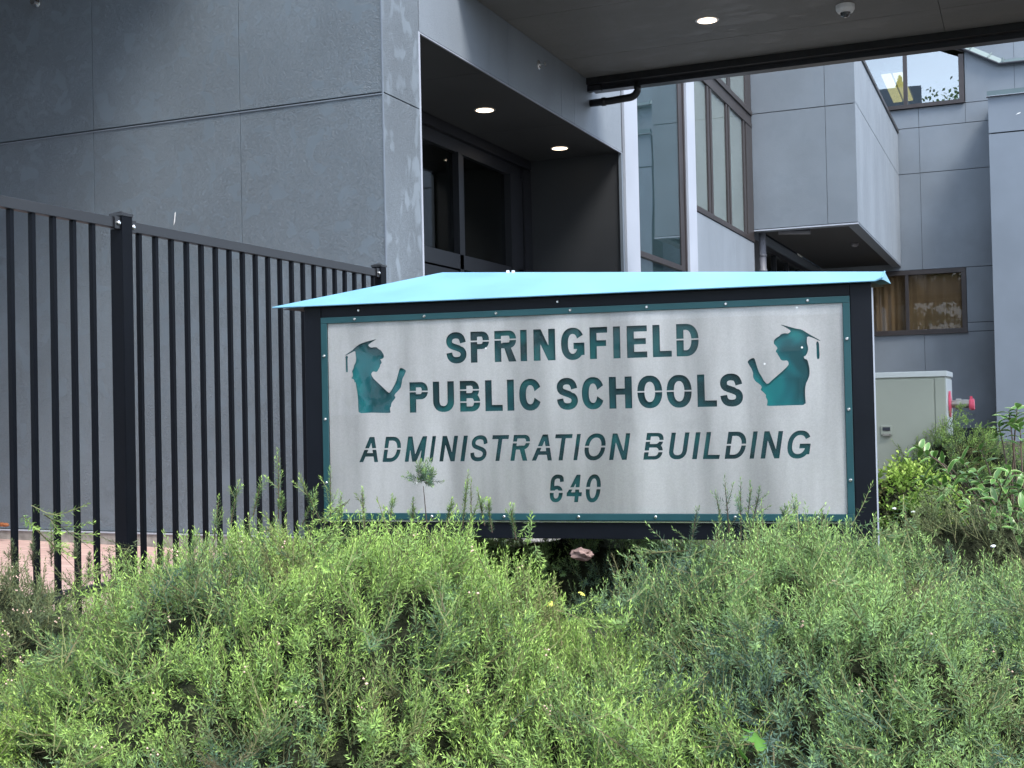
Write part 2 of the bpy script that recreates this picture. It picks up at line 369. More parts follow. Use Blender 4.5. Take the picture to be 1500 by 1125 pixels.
# entry glazing in the recess (plane x = XR)
W = bp('entry_glazing', MB().box(XR - .10, XR - .02, 7.75, 12.41, 4.02, 4.14).box(XR - .05, XR + .03, 7.75, 12.41, 4.142, 4.238)
       .box(XR - .10, XR, 7.75, 12.41, 2.90, 3.04).box(XR - .10, XR, 10.60, 10.68, .72, 4.02).box(XR - .13, XR - .04, 10.69, 10.80, 3.04, 4.02)
       .box(XR - .10, XR + .01, 11.86, 12.03, .72, 4.02).box(XR - .12, XR, 12.04, 12.20, .72, 4.02).box(XR - .10, XR + .02, 12.21, 12.41, .72, 4.13)
       .box(XR - .10, XR, 9.72, 9.80, .72, 2.89).box(XR - .10, XR, 8.5, 8.6, .72, 4.02), M['dkframe'])
def sub(name, mb, m, parent, **k):
    o = mb.build(name, m, None, **k); o.parent = parent; return o
for a, b in ((8.61, 10.595), (10.81, 11.855)):
    sub('pane', MB().box(XR - .07, XR - .062, a, b, 3.045, 4.015), M['glassd'], W)
for a, b in ((8.61, 9.715), (9.805, 10.595), (10.69, 11.855)):
    sub('door_panel', MB().box(XR - .09, XR - .012, a, b, .74, 2.885), M['dkframe'], W, bevel=.006)
sub('poster', MB().box(XR - .05, XR - .045, 9.2, 9.925, 3.06, 3.62), M['whitep'], W, label='white notice behind the transom glass')
bp('room_shell', MB().add([(XR - 4, 7.76, .7), (XR - 4, 12.4, .7), (XR - 4, 12.4, 4.2), (XR - 4, 7.76, 4.2), (XR - .14, 7.76, .7), (XR - .14, 12.4, .7), (XR - .14, 12.4, 4.2), (XR - .14, 7.76, 4.2)],
                          [(0, 1, 2, 3), (0, 3, 7, 4), (1, 5, 6, 2), (3, 2, 6, 7), (0, 4, 5, 1)]), M['room'])
for p in ((-6.2, 9.6), (-6.6, 11.4)): bp('added_room_glow', MB().lathe([(.09, 0), (.09, -.006)], (p[0], p[1], 4.19)), M['lamp'])  # unseen glowing discs added to brighten the room behind the door glass
# canopy over the drive
ys = [8.35, 9.29, 10.61, 11.30]
for j in range(3):
    for a, b in ((XC + .004, -.577), (-.573, 2.6), (2.604, 6.0), (6.004, 10)):
        bp('canopy_panel', MB().box(a, b, ys[j] + .003, ys[j + 1] - .003, 4.762, 4.79), M['soffit'])
bp('canopy', MB().box(XC + .004, 10.0, 8.35, 11.45, 4.80, 5.25), M['smooth'])
G_ = bp('gutter', MB().box(XC + .03, 10.0, 11.40, 11.52, 4.655, 4.73), M['dkframe'], bevel=.004)
bp('shadow_gap_strip', MB().box(XC + .004, 10.0, 11.31, 11.398, 4.70, 4.798), M['blackpipe'])  # black strip standing for the shadow gap above the gutter
arc = [(XC + .40 + .085 * math.sin(t), 11.43, 4.545 + .0 + .085 - .075 * math.cos(t)) for t in [PI / 2 * k / 6 for k in range(7)]]
bp('drain_elbow', MB().tube([(XC - .02, 11.43, 4.545), (XC + .2, 11.43, 4.545)] + arc + [(arc[-1][0], 11.43, 4.70)], .036, 12).tube([(XC + .12, 11.43, 4.545), (XC + .16, 11.43, 4.545)], .042, 12), M['blackpipe'], smooth=True)
bp('gutter_bracket', MB().box(XC + .002, XC + .14, 11.34, 11.398, 4.64, 4.695), M['dkframe'])
def downlight(x, y, z):
    o = bp('downlight', MB().lathe([(.098, -.004), (.098, .001), (.083, .003), (.083, -.004)], (x, y, z - .001)), M['ring'])
    sub('lens', MB().lathe([(.080, -.0055), (.080, -.007)], (x, y, z - .001)), M['lamp'], o)
for p in ((-4.406, 10.033, 4.242), (-4.388, 11.899, 4.242), (-2.37, 10.033, 4.762), (2.2, 10.033, 4.762)): downlight(*p)
o = bp('smoke_detector', MB().lathe([(.075, 0), (.075, -.035), (.06, -.06), (.045, -.062)], (-1.27, 10.16, 4.762)), M['white'], smooth=False)
sub('detector_dome', MB().lathe([(.044, -.055), (.036, -.085), (.01, -.1)], (-1.27, 10.16, 4.762)), M['dome'], o)
o = bp('sprinkler', MB().lathe([(.042, 0), (.042, .006), (.03, .012), (.012, .014), (.010, .055), (.022, .058), (.022, .062)], (XC, 10.045, 4.582), axis=0), M['screw'])
o = bp('sprinkler', MB().lathe([(.03, 0), (.03, -.006), (.012, -.014), (.010, -.05), (.024, -.055)], (-6.824, YW, 4.709), axis=1), M['screw'])
# window wall beyond the entry (plane x = XC)
bp('pier', MB().box(XC - .2, XC + .03, 12.455, 12.93, .7, 8.2), M['trimw'], bevel=.004)
bp('pier', MB().box(XC - .2, XC + .03, 15.10, 15.50, .7, 8.2), M['trimw'], bevel=.004)
bp('bead', MB().box(XC - .1, XC, 12.43, 12.455, .7, 6.2), M['gap'])
T = bp('tall_window', MB().box(XC - .12, XC, 14.80, 15.095, .7, 8.2).box(XC - .12, XC + .015, 14.99, 15.03, .7, 8.2).box(XC - .12, XC + .02, 12.935, 14.798, 3.20, 3.262), M['bronze'], bevel=.003)
sub('pane', MB().box(XC - .016, XC - .009, 12.935, 14.80, 3.264, 8.1), M['glassm'], T)
sub('pane', MB().box(XC - .016, XC - .009, 12.935, 14.80, .75, 3.198), M['glassm'], T)
bp('blind', MB().box(XC - .032, XC - .022, 12.94, 14.9, .7, 8.2), M['blind'])
# right glazed band
zb, zt = 4.06, 5.86
fr = MB().box(XC - .12, XC + .015, 15.51, 19.24, zb, zb + .07)
fr.box(XC - .12, XC + .015, 15.51, 19.24, zt + .002, zt + .07)
for a, b in ((16.30, 16.40), (16.47, 16.56), (17.44, 17.53), (17.60, 17.68), (18.60, 18.70), (18.80, 19.235)): fr.box(XC - .11, XC + .006, a, b, zb + .072, zt)
G1 = bp('window', fr, M['bronze'], bevel=.003)
for a, b in ((15.51, 16.295), (16.565, 17.435), (17.685, 18.595)):
    sub('pane', MB().box(XC - .016, XC - .009, a, b, zb + .075, zt - .002), M['glassg'], G1)
bp('blind', MB().box(XC - .032, XC - .022, 15.45, 19.24, 3.9, 8.4), M['blind'])
bp('spandrel', MB().box(XC - .12, XC - .005, 15.505, 19.245, zt + .072, 6.05), M['bronze'])
fr = MB().box(XC - .12, XC + .02, 15.51, 19.24, 6.052, 6.13)
for a, b in ((15.51, 15.6), (16.4, 16.55), (17.62, 17.80), (18.84, 19.235)): fr.box(XC - .11, XC + .002, a, b, 6.132, 8.2)
G2 = bp('window', fr, M['bronze'], bevel=.003)
for a, b in ((15.61, 16.39), (16.56, 17.61), (17.81, 18.83)):
    sub('pane', MB().box(XC - .016, XC - .009, a, b, 6.134, 8.2), M['glassg'], G2)
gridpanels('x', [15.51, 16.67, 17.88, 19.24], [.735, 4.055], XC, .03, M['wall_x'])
bp('wall', MB().box(XC - .7, XC - .5, 12.45, 26.2, .7, 8.8), M['gap'])
bp('roof_edge', MB().box(XC - .6, XC + .10, 12.45, 19.24, 8.202, 8.5), M['smooth'])
# projecting upper box
Y3, X4, Y5 = 19.25, -2.296, 26.2
gridpanels('y', [XC + .001, -2.748, X4 - .003], [4.262, 6.08, 6.99, 9.6], Y3, .03, M['wall_far'], gap=.006)
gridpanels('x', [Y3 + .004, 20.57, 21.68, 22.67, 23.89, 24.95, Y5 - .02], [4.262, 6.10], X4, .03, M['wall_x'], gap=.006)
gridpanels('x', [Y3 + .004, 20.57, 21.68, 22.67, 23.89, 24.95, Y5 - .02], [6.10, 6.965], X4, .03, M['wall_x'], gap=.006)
bp('box_core', MB().box(XC + .02, X4 - .032, Y3 + .032, Y5, 4.40, 6.9), M['gap'])
bp('coping', MB().box(X4 - .24, X4 + .025, Y3 - .01, Y5 - .02, 6.968, 7.03), M['bronze'])
bp('drip_strip', MB().box(XC + .001, X4 + .002, Y3 - .012, Y3 + .02, 4.235, 4.256), M['trimw'])
bp('soffit_rim', MB().box(X4 - .17, X4 - .001, Y3 + .022, Y5 - .01, 4.236, 4.258).box(XC + .02, X4 - .172, Y3 + .022, Y3 + .2, 4.236, 4.258), M['smooth'])
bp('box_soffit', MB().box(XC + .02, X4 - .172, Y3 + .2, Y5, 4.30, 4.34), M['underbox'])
o = bp('soffit_light', MB().lathe([(.07, 0), (.07, -.03), (.04, -.06)], (-2.72, 22.2, 4.30)), M['pipe'])
# wall under the box
bp('lower_wall', MB().box(XC - .3, XC - .03, 19.26, 26.19, 4.14, 4.30), M['smooth'])
lw = MB().box(XC - .12, XC - .02, 20.0, 26.18, 4.06, 4.138).box(XC - .12, XC - .02, 20.0, 20.12, 1.0, 4.06)
for y in (21.2, 22.4, 23.6, 24.8): lw.box(XC - .11, XC - .03, y, y + .08, 1.0, 4.06)
LW = bp('window', lw, M['dkframe'])
for y in (20.12, 21.28, 22.48, 23.68, 24.88): sub('pane', MB().box(XC - .08, XC - .072, y, y + 1.08, 1.0, 4.05), M['glassd'], LW)
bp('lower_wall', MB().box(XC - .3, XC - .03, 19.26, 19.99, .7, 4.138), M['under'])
bp('downpipe', MB().tube([(-3.80, 19.48, .7), (-3.80, 19.48, 4.25)], .055, 14).tube([(-3.80, 19.48, 3.86), (-3.80, 19.48, 3.89)], .066, 14).tube([(-3.80, 19.48, 3.62), (-3.80, 19.48, 3.65)], .066, 14)
   .tube([(-3.80, 19.48, 3.50), (-3.80, 19.48, 3.53)], .066, 14), M['pipe'], smooth=True)
bp('drain_pipe', MB().tube([(-3.6, 19.8, 4.27), (-3.1, 19.8, 4.24)], .04, 10), M['pipe'])
# rear wall facing us
RL_ = [XC - .5, -3.1, -1.885, -.50]
zz = [.93, 2.72, 4.17, 6.13, 7.055, 7.46]
gridpanels('y', [-2.93, -2.93 + 1.045, -.45], [.93, 2.87], Y5, .03, M['wall_far'], gap=.006)
gridpanels('y', [-1.06, -.45], [2.87, 3.05], Y5, .03, M['wall_far'], gap=.006)
gridpanels('y', [-1.06, -.45], [3.05, 4.16], Y5, .03, M['wall_far'], gap=.006)
gridpanels('y', [XC - .4, -1.885, -.45], [4.16, 6.125, 7.055], Y5, .03, M['wall_far'], gap=.006)
gridpanels('y', [-2.9, -1.885, -.99, -.45], [7.055, 7.455], Y5, .03, M['wall_far'], gap=.006)
bp('panel', MB().prism([(-.985, 7.462), (-.07, 7.462), (-.07, 9.9), (-.985, 9.9)], 1, Y5, Y5 + .03), M['wall_far'])
bp('panel', MB().box(-.064, 3.2, Y5, Y5 + .03, 7.462, 9.9), M['wall_far'])
bp('footing', MB().box(-2.93, -.45, Y5 - .01, Y5 + .05, .7, .92), M['gap'])
bp('wall', MB().box(XC - .4, -2.95, Y5 + .001, Y5 + .3, .7, 4.155), M['under'])
bp('rear_core', MB().box(-2.9, 3.2, Y5 + .034, Y5 + .1, .7, 2.85).box(-1.0, 3.2, Y5 + .07, Y5 + .1, 2.85, 9.9).box(XC, -.98, Y5 + .07, Y5 + .1, 4.1, 7.47), M['gap'])
bp('rear_room_back', MB().box(-5.2, 4.0, Y5 + .9, Y5 + 1.0, .7, 7.3), M['brownb'])
bp('rear_core', MB().box(-1.06, -.45, Y5 + .034, Y5 + .066, 2.8, 7.5), M['gap'])
bp('paint_scratch', MB().add([(-5.597, YW - .003, 2.93), (-5.585, YW - .003, 3.02), (-5.575, YW - .003, 3.03), (-5.583, YW - .003, 2.96)], [(0, 1, 2, 3)]), M['white'])
# lower rear window
x0, x1, z0, z1 = -3.3, -1.064, 2.875, 4.155
F = bp('window', MB().box(x0, x1, Y5 - .02, Y5 + .06, z0, z0 + .07).box(x0, x1, Y5 - .02, Y5 + .06, z1 - .09, z1).box(x1 - .09, x1 - .001, Y5 - .018, Y5 + .06, z0 + .071, z1 - .091).box(-2.235, -2.165, Y5 - .01, Y5 + .06, z0 + .071, z1 - .091)
       .box(x0, x1 + .02, Y5 - .05, Y5 - .001, z0 - .03, z0 - .001), M['bronze'], bevel=.004)
for a, b in ((x0, -2.236), (-2.164, x1 - .092)): sub('pane', MB().box(a, b, Y5 + .02, Y5 + .028, z0 + .072, z1 - .092), M['glassl'], F)
for a, b in ((-3.3, -2.76), (-2.75, -2.21), (-2.2, -1.1)):
    pts = [(a + (b - a) * k / 24, Y5 + .13 + .012 * math.sin(k * 1.1)) for k in range(25)]
    sub('curtain', MB().add([(p[0], p[1], z) for z in (2.9, 4.1) for p in pts], [(k, k + 1, k + 26, k + 25) for k in range(24)]), M['brownb'], F)
# upper rear window with a clipped corner
def bar(mb, p, q, w, y0=Y5 - .03, y1=Y5 + .07):
    p = Vector(p); q = Vector(q); d = (q - p).normalized(); nrm = Vector((-d.y, d.x)) * w
    return mb.prism([tuple(p), tuple(q), tuple(q + nrm), tuple(p + nrm)], 1, y0, y1)
mb = MB().box(-3.2, -1.0, Y5 - .03, Y5 + .07, 7.462, 7.54).box(-1.10, -1.0, Y5 - .028, Y5 + .07, 7.541, 8.44).box(-2.165, -2.085, Y5 - .02, Y5 + .06, 7.541, 8.9)
bar(mb, (-1.0, 8.47), (-2.6, 9.20), -.1); bar(mb, (-1.0, 8.56), (-2.6, 9.29), -.06, Y5 - .05, Y5 + .02)
mb.box(-3.2, -.99, Y5 - .06, Y5 - .031, 7.455, 7.475)
F = bp('window', mb, M['bronze'])
bp('flashing', bar(MB(), (-.97, 8.60), (-2.6, 9.36), -.05, Y5 - .06, Y5 + .02), M['trimw'])
sub('pane', MB().prism([(-2.084, 7.541), (-1.101, 7.541), (-1.101, 8.40), (-2.084, 8.85)], 1, Y5 + .02, Y5 + .028), M['glassu'], F)
sub('pane', MB().prism([(-3.2, 7.541), (-2.166, 7.541), (-2.166, 8.9), (-3.2, 9.3)], 1, Y5 + .02, Y5 + .028), M['glassu'], F)
bp('upper_room', MB().add([(-3.6, Y5 + 7, 7.4), (.2, Y5 + 7, 7.4), (.2, Y5 + 7, 9.6), (-3.6, Y5 + 7, 9.6), (-3.6, Y5 + .12, 7.4), (.2, Y5 + .12, 7.4), (.2, Y5 + .12, 9.6), (-3.6, Y5 + .12, 9.6)],
                          [(0, 1, 2, 3), (3, 2, 6, 7), (0, 4, 5, 1), (0, 3, 7, 4), (1, 5, 6, 2)]), M['room2'])
fx = MB()
o = bp('ceiling_light', MB().box(-2.84, -2.34, Y5 + 2.3, Y5 + 5.1, 8.81, 8.87), M['ceilroom'])
o.location = o.location
for a in (-2.82, -2.57):
    sub('tube', MB().box(a, a + .20, Y5 + 2.32, Y5 + 5.08, 8.78, 8.809), M['tube'], o)
# prow of metal roof over the rear wall
lo = [(-2.4, 26.10, 9.35), (-1.07, 26.10, 8.574), (-.344, 26.10, 8.152), (.9, 26.10, 8.14)]
hi = [(-1.9, 26.5, 9.55), (-.757, 26.5, 8.887), (.023, 26.5, 8.451), (1.1, 26.5, 8.46)]
for j in range(3):
    bp('roof_sheet', MB().add([lo[j], lo[j + 1], hi[j + 1], hi[j], tuple(Vector(lo[j]) + Vector((0, .1, 0))), tuple(Vector(lo[j + 1]) + Vector((0, .1, 0)))], [(0, 1, 2, 3), (0, 4, 5, 1)]), M['roofgrey'])
    bp('roof_edge', MB().tube([Vector(lo[j]) - Vector((0, .01, .02)), Vector(lo[j + 1]) - Vector((0, .01, .02))], .022, 6), M['gap'])
    bp('roof_edge', MB().tube([hi[j], hi[j + 1]], .014, 6), M['roofgrey'])
for p, q in (((-1.07 + .18, 26.09, 8.47), (-.757 + .06, 26.49, 8.85)), ((-.55, 26.09, 8.275), (-.36, 26.40, 8.59)), ((-.27, 26.09, 8.15), (-.26, 26.42, 8.50))):
    bp('seam', MB().tube([p, q], .014, 6), M['roofgrey'])
bp('skylight', MB().prism([(-.25, 8.75), (.06, 8.56), (1.2, 8.60), (1.2, 9.6), (-.25, 9.6)], 1, 26.9, 27.6), M['white'])
# projecting block at the far right
bp('panel', MB().box(-.545, 6.5, 25.2, 25.24, .7, 6.575), M['smooth'], bevel=.004)
bp('panel', MB().box(-.545, 6.5, 25.2, 25.24, 6.60, 7.29), M['smooth'], bevel=.004)
bp('block_core', MB().box(-.50, 6.5, 25.242, 26.19, .7, 7.32), M['gap'])
bp('coping', MB().box(-.56, 6.5, 25.15, 25.28, 7.30, 7.395), M['roofgrey'])
bp('coping', MB().box(-.57, 6.5, 25.14, 25.29, 7.293, 7.30), M['trimw'])
o = bp('bird_dropping', MB().add([(-.06, 25.196, 6.90), (-.02, 25.196, 6.93), (.03, 25.196, 6.94), (.02, 25.196, 6.92)], [(0, 1, 2, 3)]), M['white'])
# deep overhang out of view on the left, sized to shade the wall
bp('overhang', MB().box(-14.2, -4.75, 1.4, YW - .002, 5.75, 6.1), M['under'])
bp('light_block_wall', MB().box(-9.4, -9.1, 1.4, YW - .03, .5, 5.748), M['wall'])  # unseen wall added to cut the light coming from the left

# ------------------------------------------------------------------ fence
FX = -3.82
Fn = empty('metal_fence', (FX, 4.52, .65), 'black powder-coated metal picket fence running back to the corner of the dark wall', 'fence')
def fp(name, mb, m, parent=Fn, **k):
    o = mb.build(name, m, None, **k); o.parent = parent
    if parent is Fn: o.location = -Vector(Fn.location)
    return o
posts = [2.05, 4.516, 6.955]
for y in posts:
    top = 2.505 if y > 3 else 2.5
    o = fp('post', MB().box(FX - .035, FX + .035, y - .035, y + .035, .6, top), M['black'], bevel=.004)
    sub('cap', MB().add([(FX - .038, y - .038, top - .004), (FX + .038, y - .038, top - .004), (FX + .038, y + .038, top - .004), (FX - .038, y + .038, top - .004),
                         (FX - .038, y - .038, top + .008), (FX + .038, y - .038, top + .008), (FX + .038, y + .038, top + .008), (FX - .038, y + .038, top + .008), (FX, y, top + .022)],
                        [(3, 2, 1, 0), (0, 1, 5, 4), (1, 2, 6, 5), (2, 3, 7, 6), (3, 0, 4, 7), (4, 5, 8), (5, 6, 8), (6, 7, 8), (7, 4, 8)]), M['railtop'], o)
def fence_panel(a, b, zr):
    for z0_, z1_ in ((zr - .048, zr), (.80, .845)):
        fp('rail', MB().box(FX - .018, FX + .018, a + .045, b - .045, z0_, z1_), M['railtop'], bevel=.003)
    for y in (a + .05, b - .05):
        o = fp('bracket', MB().box(FX + .0185, FX + .026, y - .022, y + .022, zr - .052, zr + .004).box(FX - .03, FX + .026, (y - .014 if y < a + .1 else y + .010), (y - .010 if y < a + .1 else y + .014), zr - .052, zr + .004), M['railtop'], bevel=.001)
        sub('bolt', MB().lathe([(.011, 0), (.011, .006), (.005, .010)], (FX + .026, y, zr - .026), axis=0, n=8), M['screw'], o)
pk = MB().box(-.0095, .0095, -.0095, .0095, 0, 1).mesh(M['black'], bevel=.0015)
def pickets(ys_, z1_):
    for y in ys_:
        o = link('picket', pk, Fn); o.location = Vector((FX, y, .70)) - Vector(Fn.location); o.scale = (1.15, 1.15, z1_ - .70)
fence_panel(2.05, 4.516, 2.491); fence_panel(4.516, 6.955, 2.484)
pickets([4.323 - .1198 * k for k in range(19)], 2.445); pickets([4.635 + .1178 * k for k in range(20)], 2.437)

# ------------------------------------------------------------------ sign
ANG = math.radians(7.7)
O_ = Vector((-2.80767, 4.44562, .60))
SG = empty('monument_sign', O_, 'black framed steel sign with cut-out lettering under a low aqua metal roof', 'sign', rot=(0, 0, ANG))
ZB = .60
def sg(name, mb, m, parent=SG, **k):
    mb.v = [(x, y, z - ZB) for x, y, z in mb.v]
    o = mb.build(name, m, None, **k); o.parent = parent; return o
def sgs(name, mb, m, parent, **k): return sg(name, mb, m, parent, **k)
sg('post', MB().box(.004, .080, -.002, .09, .60, 2.03), M['navy'], bevel=.003)
sg('post', MB().box(2.224, 2.302, -.002, .09, .60, 2.03), M['navy'], bevel=.003)
sg('corner_strip', MB().box(2.3025, 2.308, -.004, .02, .62, 2.008), M['trimw'])
sg('beam', MB().box(.081, 2.223, 0, .088, 1.982, 2.03), M['navy'], bevel=.002)
sg('beam', MB().box(.081, 2.223, .004, .088, 1.062, 1.134), M['navy'], bevel=.002)
sg('ledge', MB().box(.081, 2.223, -.006, .003, 1.128, 1.133), M['screw'])
sg('trim', MB().box(.081, 2.223, -.008, .001, 1.956, 1.981), M['teal'], bevel=.0015)
sg('trim', MB().box(.081, 2.223, -.008, .001, 1.136, 1.163), M['teal'], bevel=.0015)
sg('trim', MB().box(.081, .108, -.008, .001, 1.1635, 1.9555), M['teal'], bevel=.0015)
sg('trim', MB().box(2.197, 2.223, -.008, .001, 1.1635, 1.9555), M['teal'], bevel=.0015)
sc = [(.234 + .306 * k, 1.970) for k in range(7)] + [(.25 + .306 * k, 1.150) for k in range(7)] + [(.094, z) for z in (1.82, 1.555, 1.29)] + [(2.210, z) for z in (1.82, 1.555, 1.29)]
scm = MB().lathe([(.0065, 0), (.0065, -.002), (.004, -.005)], (0, 0, 0), axis=1, n=10).mesh(M['screw'])
for u_, z_ in sc:
    o = link('screw', scm, SG, (u_, -.008, z_ - ZB))
for u_, z_ in ((.25, 2.006), (1.10, 2.006)): link('screw', scm, SG, (u_, -.001, z_ - ZB))

# --- lettering: glyph fields on a grid -> outlines
def R_(x0, x1, y0, y1):
    return lambda X, Y: np.maximum(np.maximum(x0 - X, X - x1), np.maximum(y0 - Y, Y - y1))
def EL(cx, cy_, a, b, p=2.25):
    def f(X, Y):
        k = (np.abs((X - cx) / a) ** p + np.abs((Y - cy_) / b) ** p) ** (1 / p)
        return (k - 1) * min(a, b)
    return f
def U(*fs): return lambda X, Y: np.minimum.reduce([f(X, Y) for f in fs])
def I_(*fs): return lambda X, Y: np.maximum.reduce([f(X, Y) for f in fs])
def Dm(a, *bs): return lambda X, Y: np.maximum.reduce([a(X, Y)] + [-b(X, Y) for b in bs])
def PG(pts):
    """convex polygon, counter-clockwise"""
    def f(X, Y):
        r = None
        for (x0, y0), (x1, y1) in zip(pts, pts[1:] + pts[:1]):
            dx, dy = x1 - x0, y1 - y0; l = math.hypot(dx, dy); d = ((X - x0) * dy - (Y - y0) * dx) / l
            r = d if r is None else np.maximum(r, d)
        return r
    return f
def ST(pts, w):
    pts = np.array(pts, float)
    for _ in range(3):   # Chaikin smoothing, ends kept
        q = [pts[0]]
        for a, b in zip(pts[:-1], pts[1:]): q += [a * .75 + b * .25, a * .25 + b * .75]
        q.append(pts[-1]); pts = np.array(q)
    def f(X, Y):
        r = np.full(X.shape, 9.)
        for (x0, y0), (x1, y1) in zip(pts[:-1], pts[1:]):
            dx, dy = x1 - x0, y1 - y0; l2 = dx * dx + dy * dy + 1e-12
            t = np.clip(((X - x0) * dx + (Y - y0) * dy) / l2, 0, 1)
            r = np.minimum(r, np.hypot(X - x0 - t * dx, Y - y0 - t * dy) - w / 2)
        for (p, q) in ((pts[0], pts[1]), (pts[-1], pts[-2])):   # butt ends
            d = (p - q); d /= np.hypot(*d); e = (X - p[0]) * d[0] + (Y - p[1]) * d[1]
            near = np.hypot(X - p[0], Y - p[1]) < w * .64
            r = np.where(near, np.maximum(r, e), r)
        return r
    return f
def HP(x0, y0, x1, y1):
    """half-plane left of the line is inside"""
    dx, dy = x1 - x0, y1 - y0; l = math.hypot(dx, dy)
    return lambda X, Y: ((X - x0) * dy - (Y - y0) * dx) / l
def glyph(c, w, h, s, t):
    """s = stem width, t = horizontal stroke"""
    m = h / 2
    if c == 'I': return R_(0, w, 0, h)
    if c == 'L': return U(R_(0, s, 0, h), R_(0, w, 0, t))
    if c == 'T': return U(R_(0, w, h - t, h), R_(w / 2 - s / 2, w / 2 + s / 2, 0, h))
    if c == 'H': return U(R_(0, s, 0, h), R_(w - s, w, 0, h), R_(0, w, m - t / 2 + .03 * h, m + t / 2 + .03 * h))
    if c == 'F': return U(R_(0, s, 0, h), R_(0, w, h - t, h), R_(0, w * .92, m - t * .55, m + t * .45))
    if c == 'E': return U(R_(0, s, 0, h), R_(0, w, h - t, h), R_(0, w, 0, t), R_(0, w * .94, m - t * .45, m + t * .55))
    if c == 'N': return U(R_(0, s, 0, h), R_(w - s, w, 0, h), I_(PG([(w - s * 1.08, 0), (w, 0), (s * 1.08, h), (0, h)]), R_(0, w, 0, h)))
    if c == 'M':
        k = s * .98
        return U(R_(0, s, 0, h), R_(w - s, w, 0, h), PG([(w / 2 - k * .55, 0), (w / 2 + k * .55, 0), (k * 1.15, h), (0, h)]), PG([(w / 2 - k * .55, 0), (w / 2 + k * .55, 0), (w, h), (w - k * 1.15, h)]))
    if c == 'A':
        k = s * 1.02
        return U(PG([(0, 0), (k, 0), (w / 2 + k * .45, h), (w / 2 - k * .62, h)]), PG([(w - k, 0), (w, 0), (w / 2 + k * .62, h), (w / 2 - k * .45, h)]), R_(w * .2, w * .8, h * .22, h * .22 + t * .9))
    if c == 'U':
        r = w * .5
        return Dm(U(R_(0, w, r, h), EL(w / 2, r, w / 2, r)), R_(s, w - s, r, h + 1), EL(w / 2, r, w / 2 - s, r - t))
    if c == 'O' or c == '0': return Dm(EL(w / 2, m, w / 2, m + .01 * h), EL(w / 2, m, w / 2 - s, m - t * .95))
    if c == 'D':
        x = w * .42
        return Dm(U(R_(0, x, 0, h), I_(EL(x, m, w - x, m), R_(x, w, 0, h))), U(R_(s, x, t, h - t), I_(EL(x, m, w - x - s, m - t), R_(x - .001, w, t, h - t))))
    if c in 'PR':
        b = h * .43; r = (h - b) / 2; x = w - r * .92
        bowl = Dm(U(R_(0, x, b, h), I_(EL(x, h - r, w - x, r), R_(x, w, b, h))), U(R_(s, x, b + t * .9, h - t * .9), I_(EL(x, h - r, w - x - s * .98, r - t * .9), R_(x - .001, w, b, h))))
        g = U(R_(0, s, 0, h), bowl)
        if c == 'R': g = U(g, I_(PG([(w - s * 1.15, 0), (w, 0), (w * .66, b + t), (w * .36, b + t)]), R_(0, w, 0, h)), R_(s, w * .5, b, b + t * .9))
        return g
    if c == 'B':
        b = h * .52
        def lobe(y0, y1, wd):
            r = (y1 - y0) / 2; x = wd - r
            return Dm(U(R_(0, x, y0, y1), I_(EL(x, y0 + r, r, r), R_(x, wd, y0, y1))), U(R_(s, x, y0 + t * .85, y1 - t * .85), I_(EL(x, y0 + r, r - s * .95, r - t * .85), R_(x - .001, wd, y0, y1))))
        return U(R_(0, s, 0, h), lobe(b - t * .45, h, w * .96), lobe(0, b + t * .4, w))
    if c in 'CG':
        ring = Dm(EL(w / 2, m, w / 2, m + .01 * h), EL(w / 2, m, w / 2 - s, m - t))
        top = I_(HP(w * .5, m + .0 * h, w * 1.0, m + .30 * h), R_(w / 2, w * 2, -h, 2 * h))  # above upper cut
        up, lo_ = m + .20 * h, m - .20 * h
        wedge = PG([(w * .5, m), (w * 1.3, m - .42 * h), (w * 1.3, m + .42 * h)])
        if c == 'C': return Dm(ring, wedge)
        wedge = PG([(w * .5, m - .0 * h), (w * 1.3, m + .0 * h), (w * 1.3, m + .44 * h), (w * .52, m + .08 * h)])
        g = Dm(ring, wedge, R_(w * .5, w * 1.2, m + .03 * h - .001, m + .1 * h))
        return U(I_(g, U(R_(-1, w, -1, m + .03 * h), R_(-1, w + 1, m + .03 * h, 2 * h))), R_(w * .53, w, m - t * .9, m + .03 * h), I_(R_(w - s, w, h * .14, m), R_(0, w, 0, h)))
    if c == 'S':
        k = (s + t) / 2; a = lambda x, y: (k / 2 + x * (w - k), k / 2 + y * (h - k))
        return ST([a(*q) for q in ((.985, .70), (.93, .84), (.80, .97), (.5, 1.02), (.18, .985), (.0, .86), (-.01, .70), (.12, .585), (.5, .51), (.88, .42), (1.02, .29), (1.0, .13), (.82, .01), (.5, -.02), (.2, .02), (.04, .14), (-.005, .30))], k)
    if c == '6':
        k = (s + t) / 2; rb = h * .30
        low = Dm(EL(w / 2, rb, w / 2, rb + .005 * h), EL(w / 2, rb, w / 2 - s, rb - t * .9))
        return U(low, ST([(k / 2, rb * 1.0), (k / 2, h * .55), (w * .12, h * .83), (w * .34, h - k * .42), (w * .60, h - k * .42), (w - k * .62, h * .90), (w - k * .5, h * .74)], k))
    if c == '4':
        return U(R_(w * .54, w * .54 + s, 0, h), R_(0, w, h * .21, h * .21 + t), PG([(0, h * .30), (s * .9, h * .21 + t * .7), (w * .54 + s, h), (w * .54, h)]))
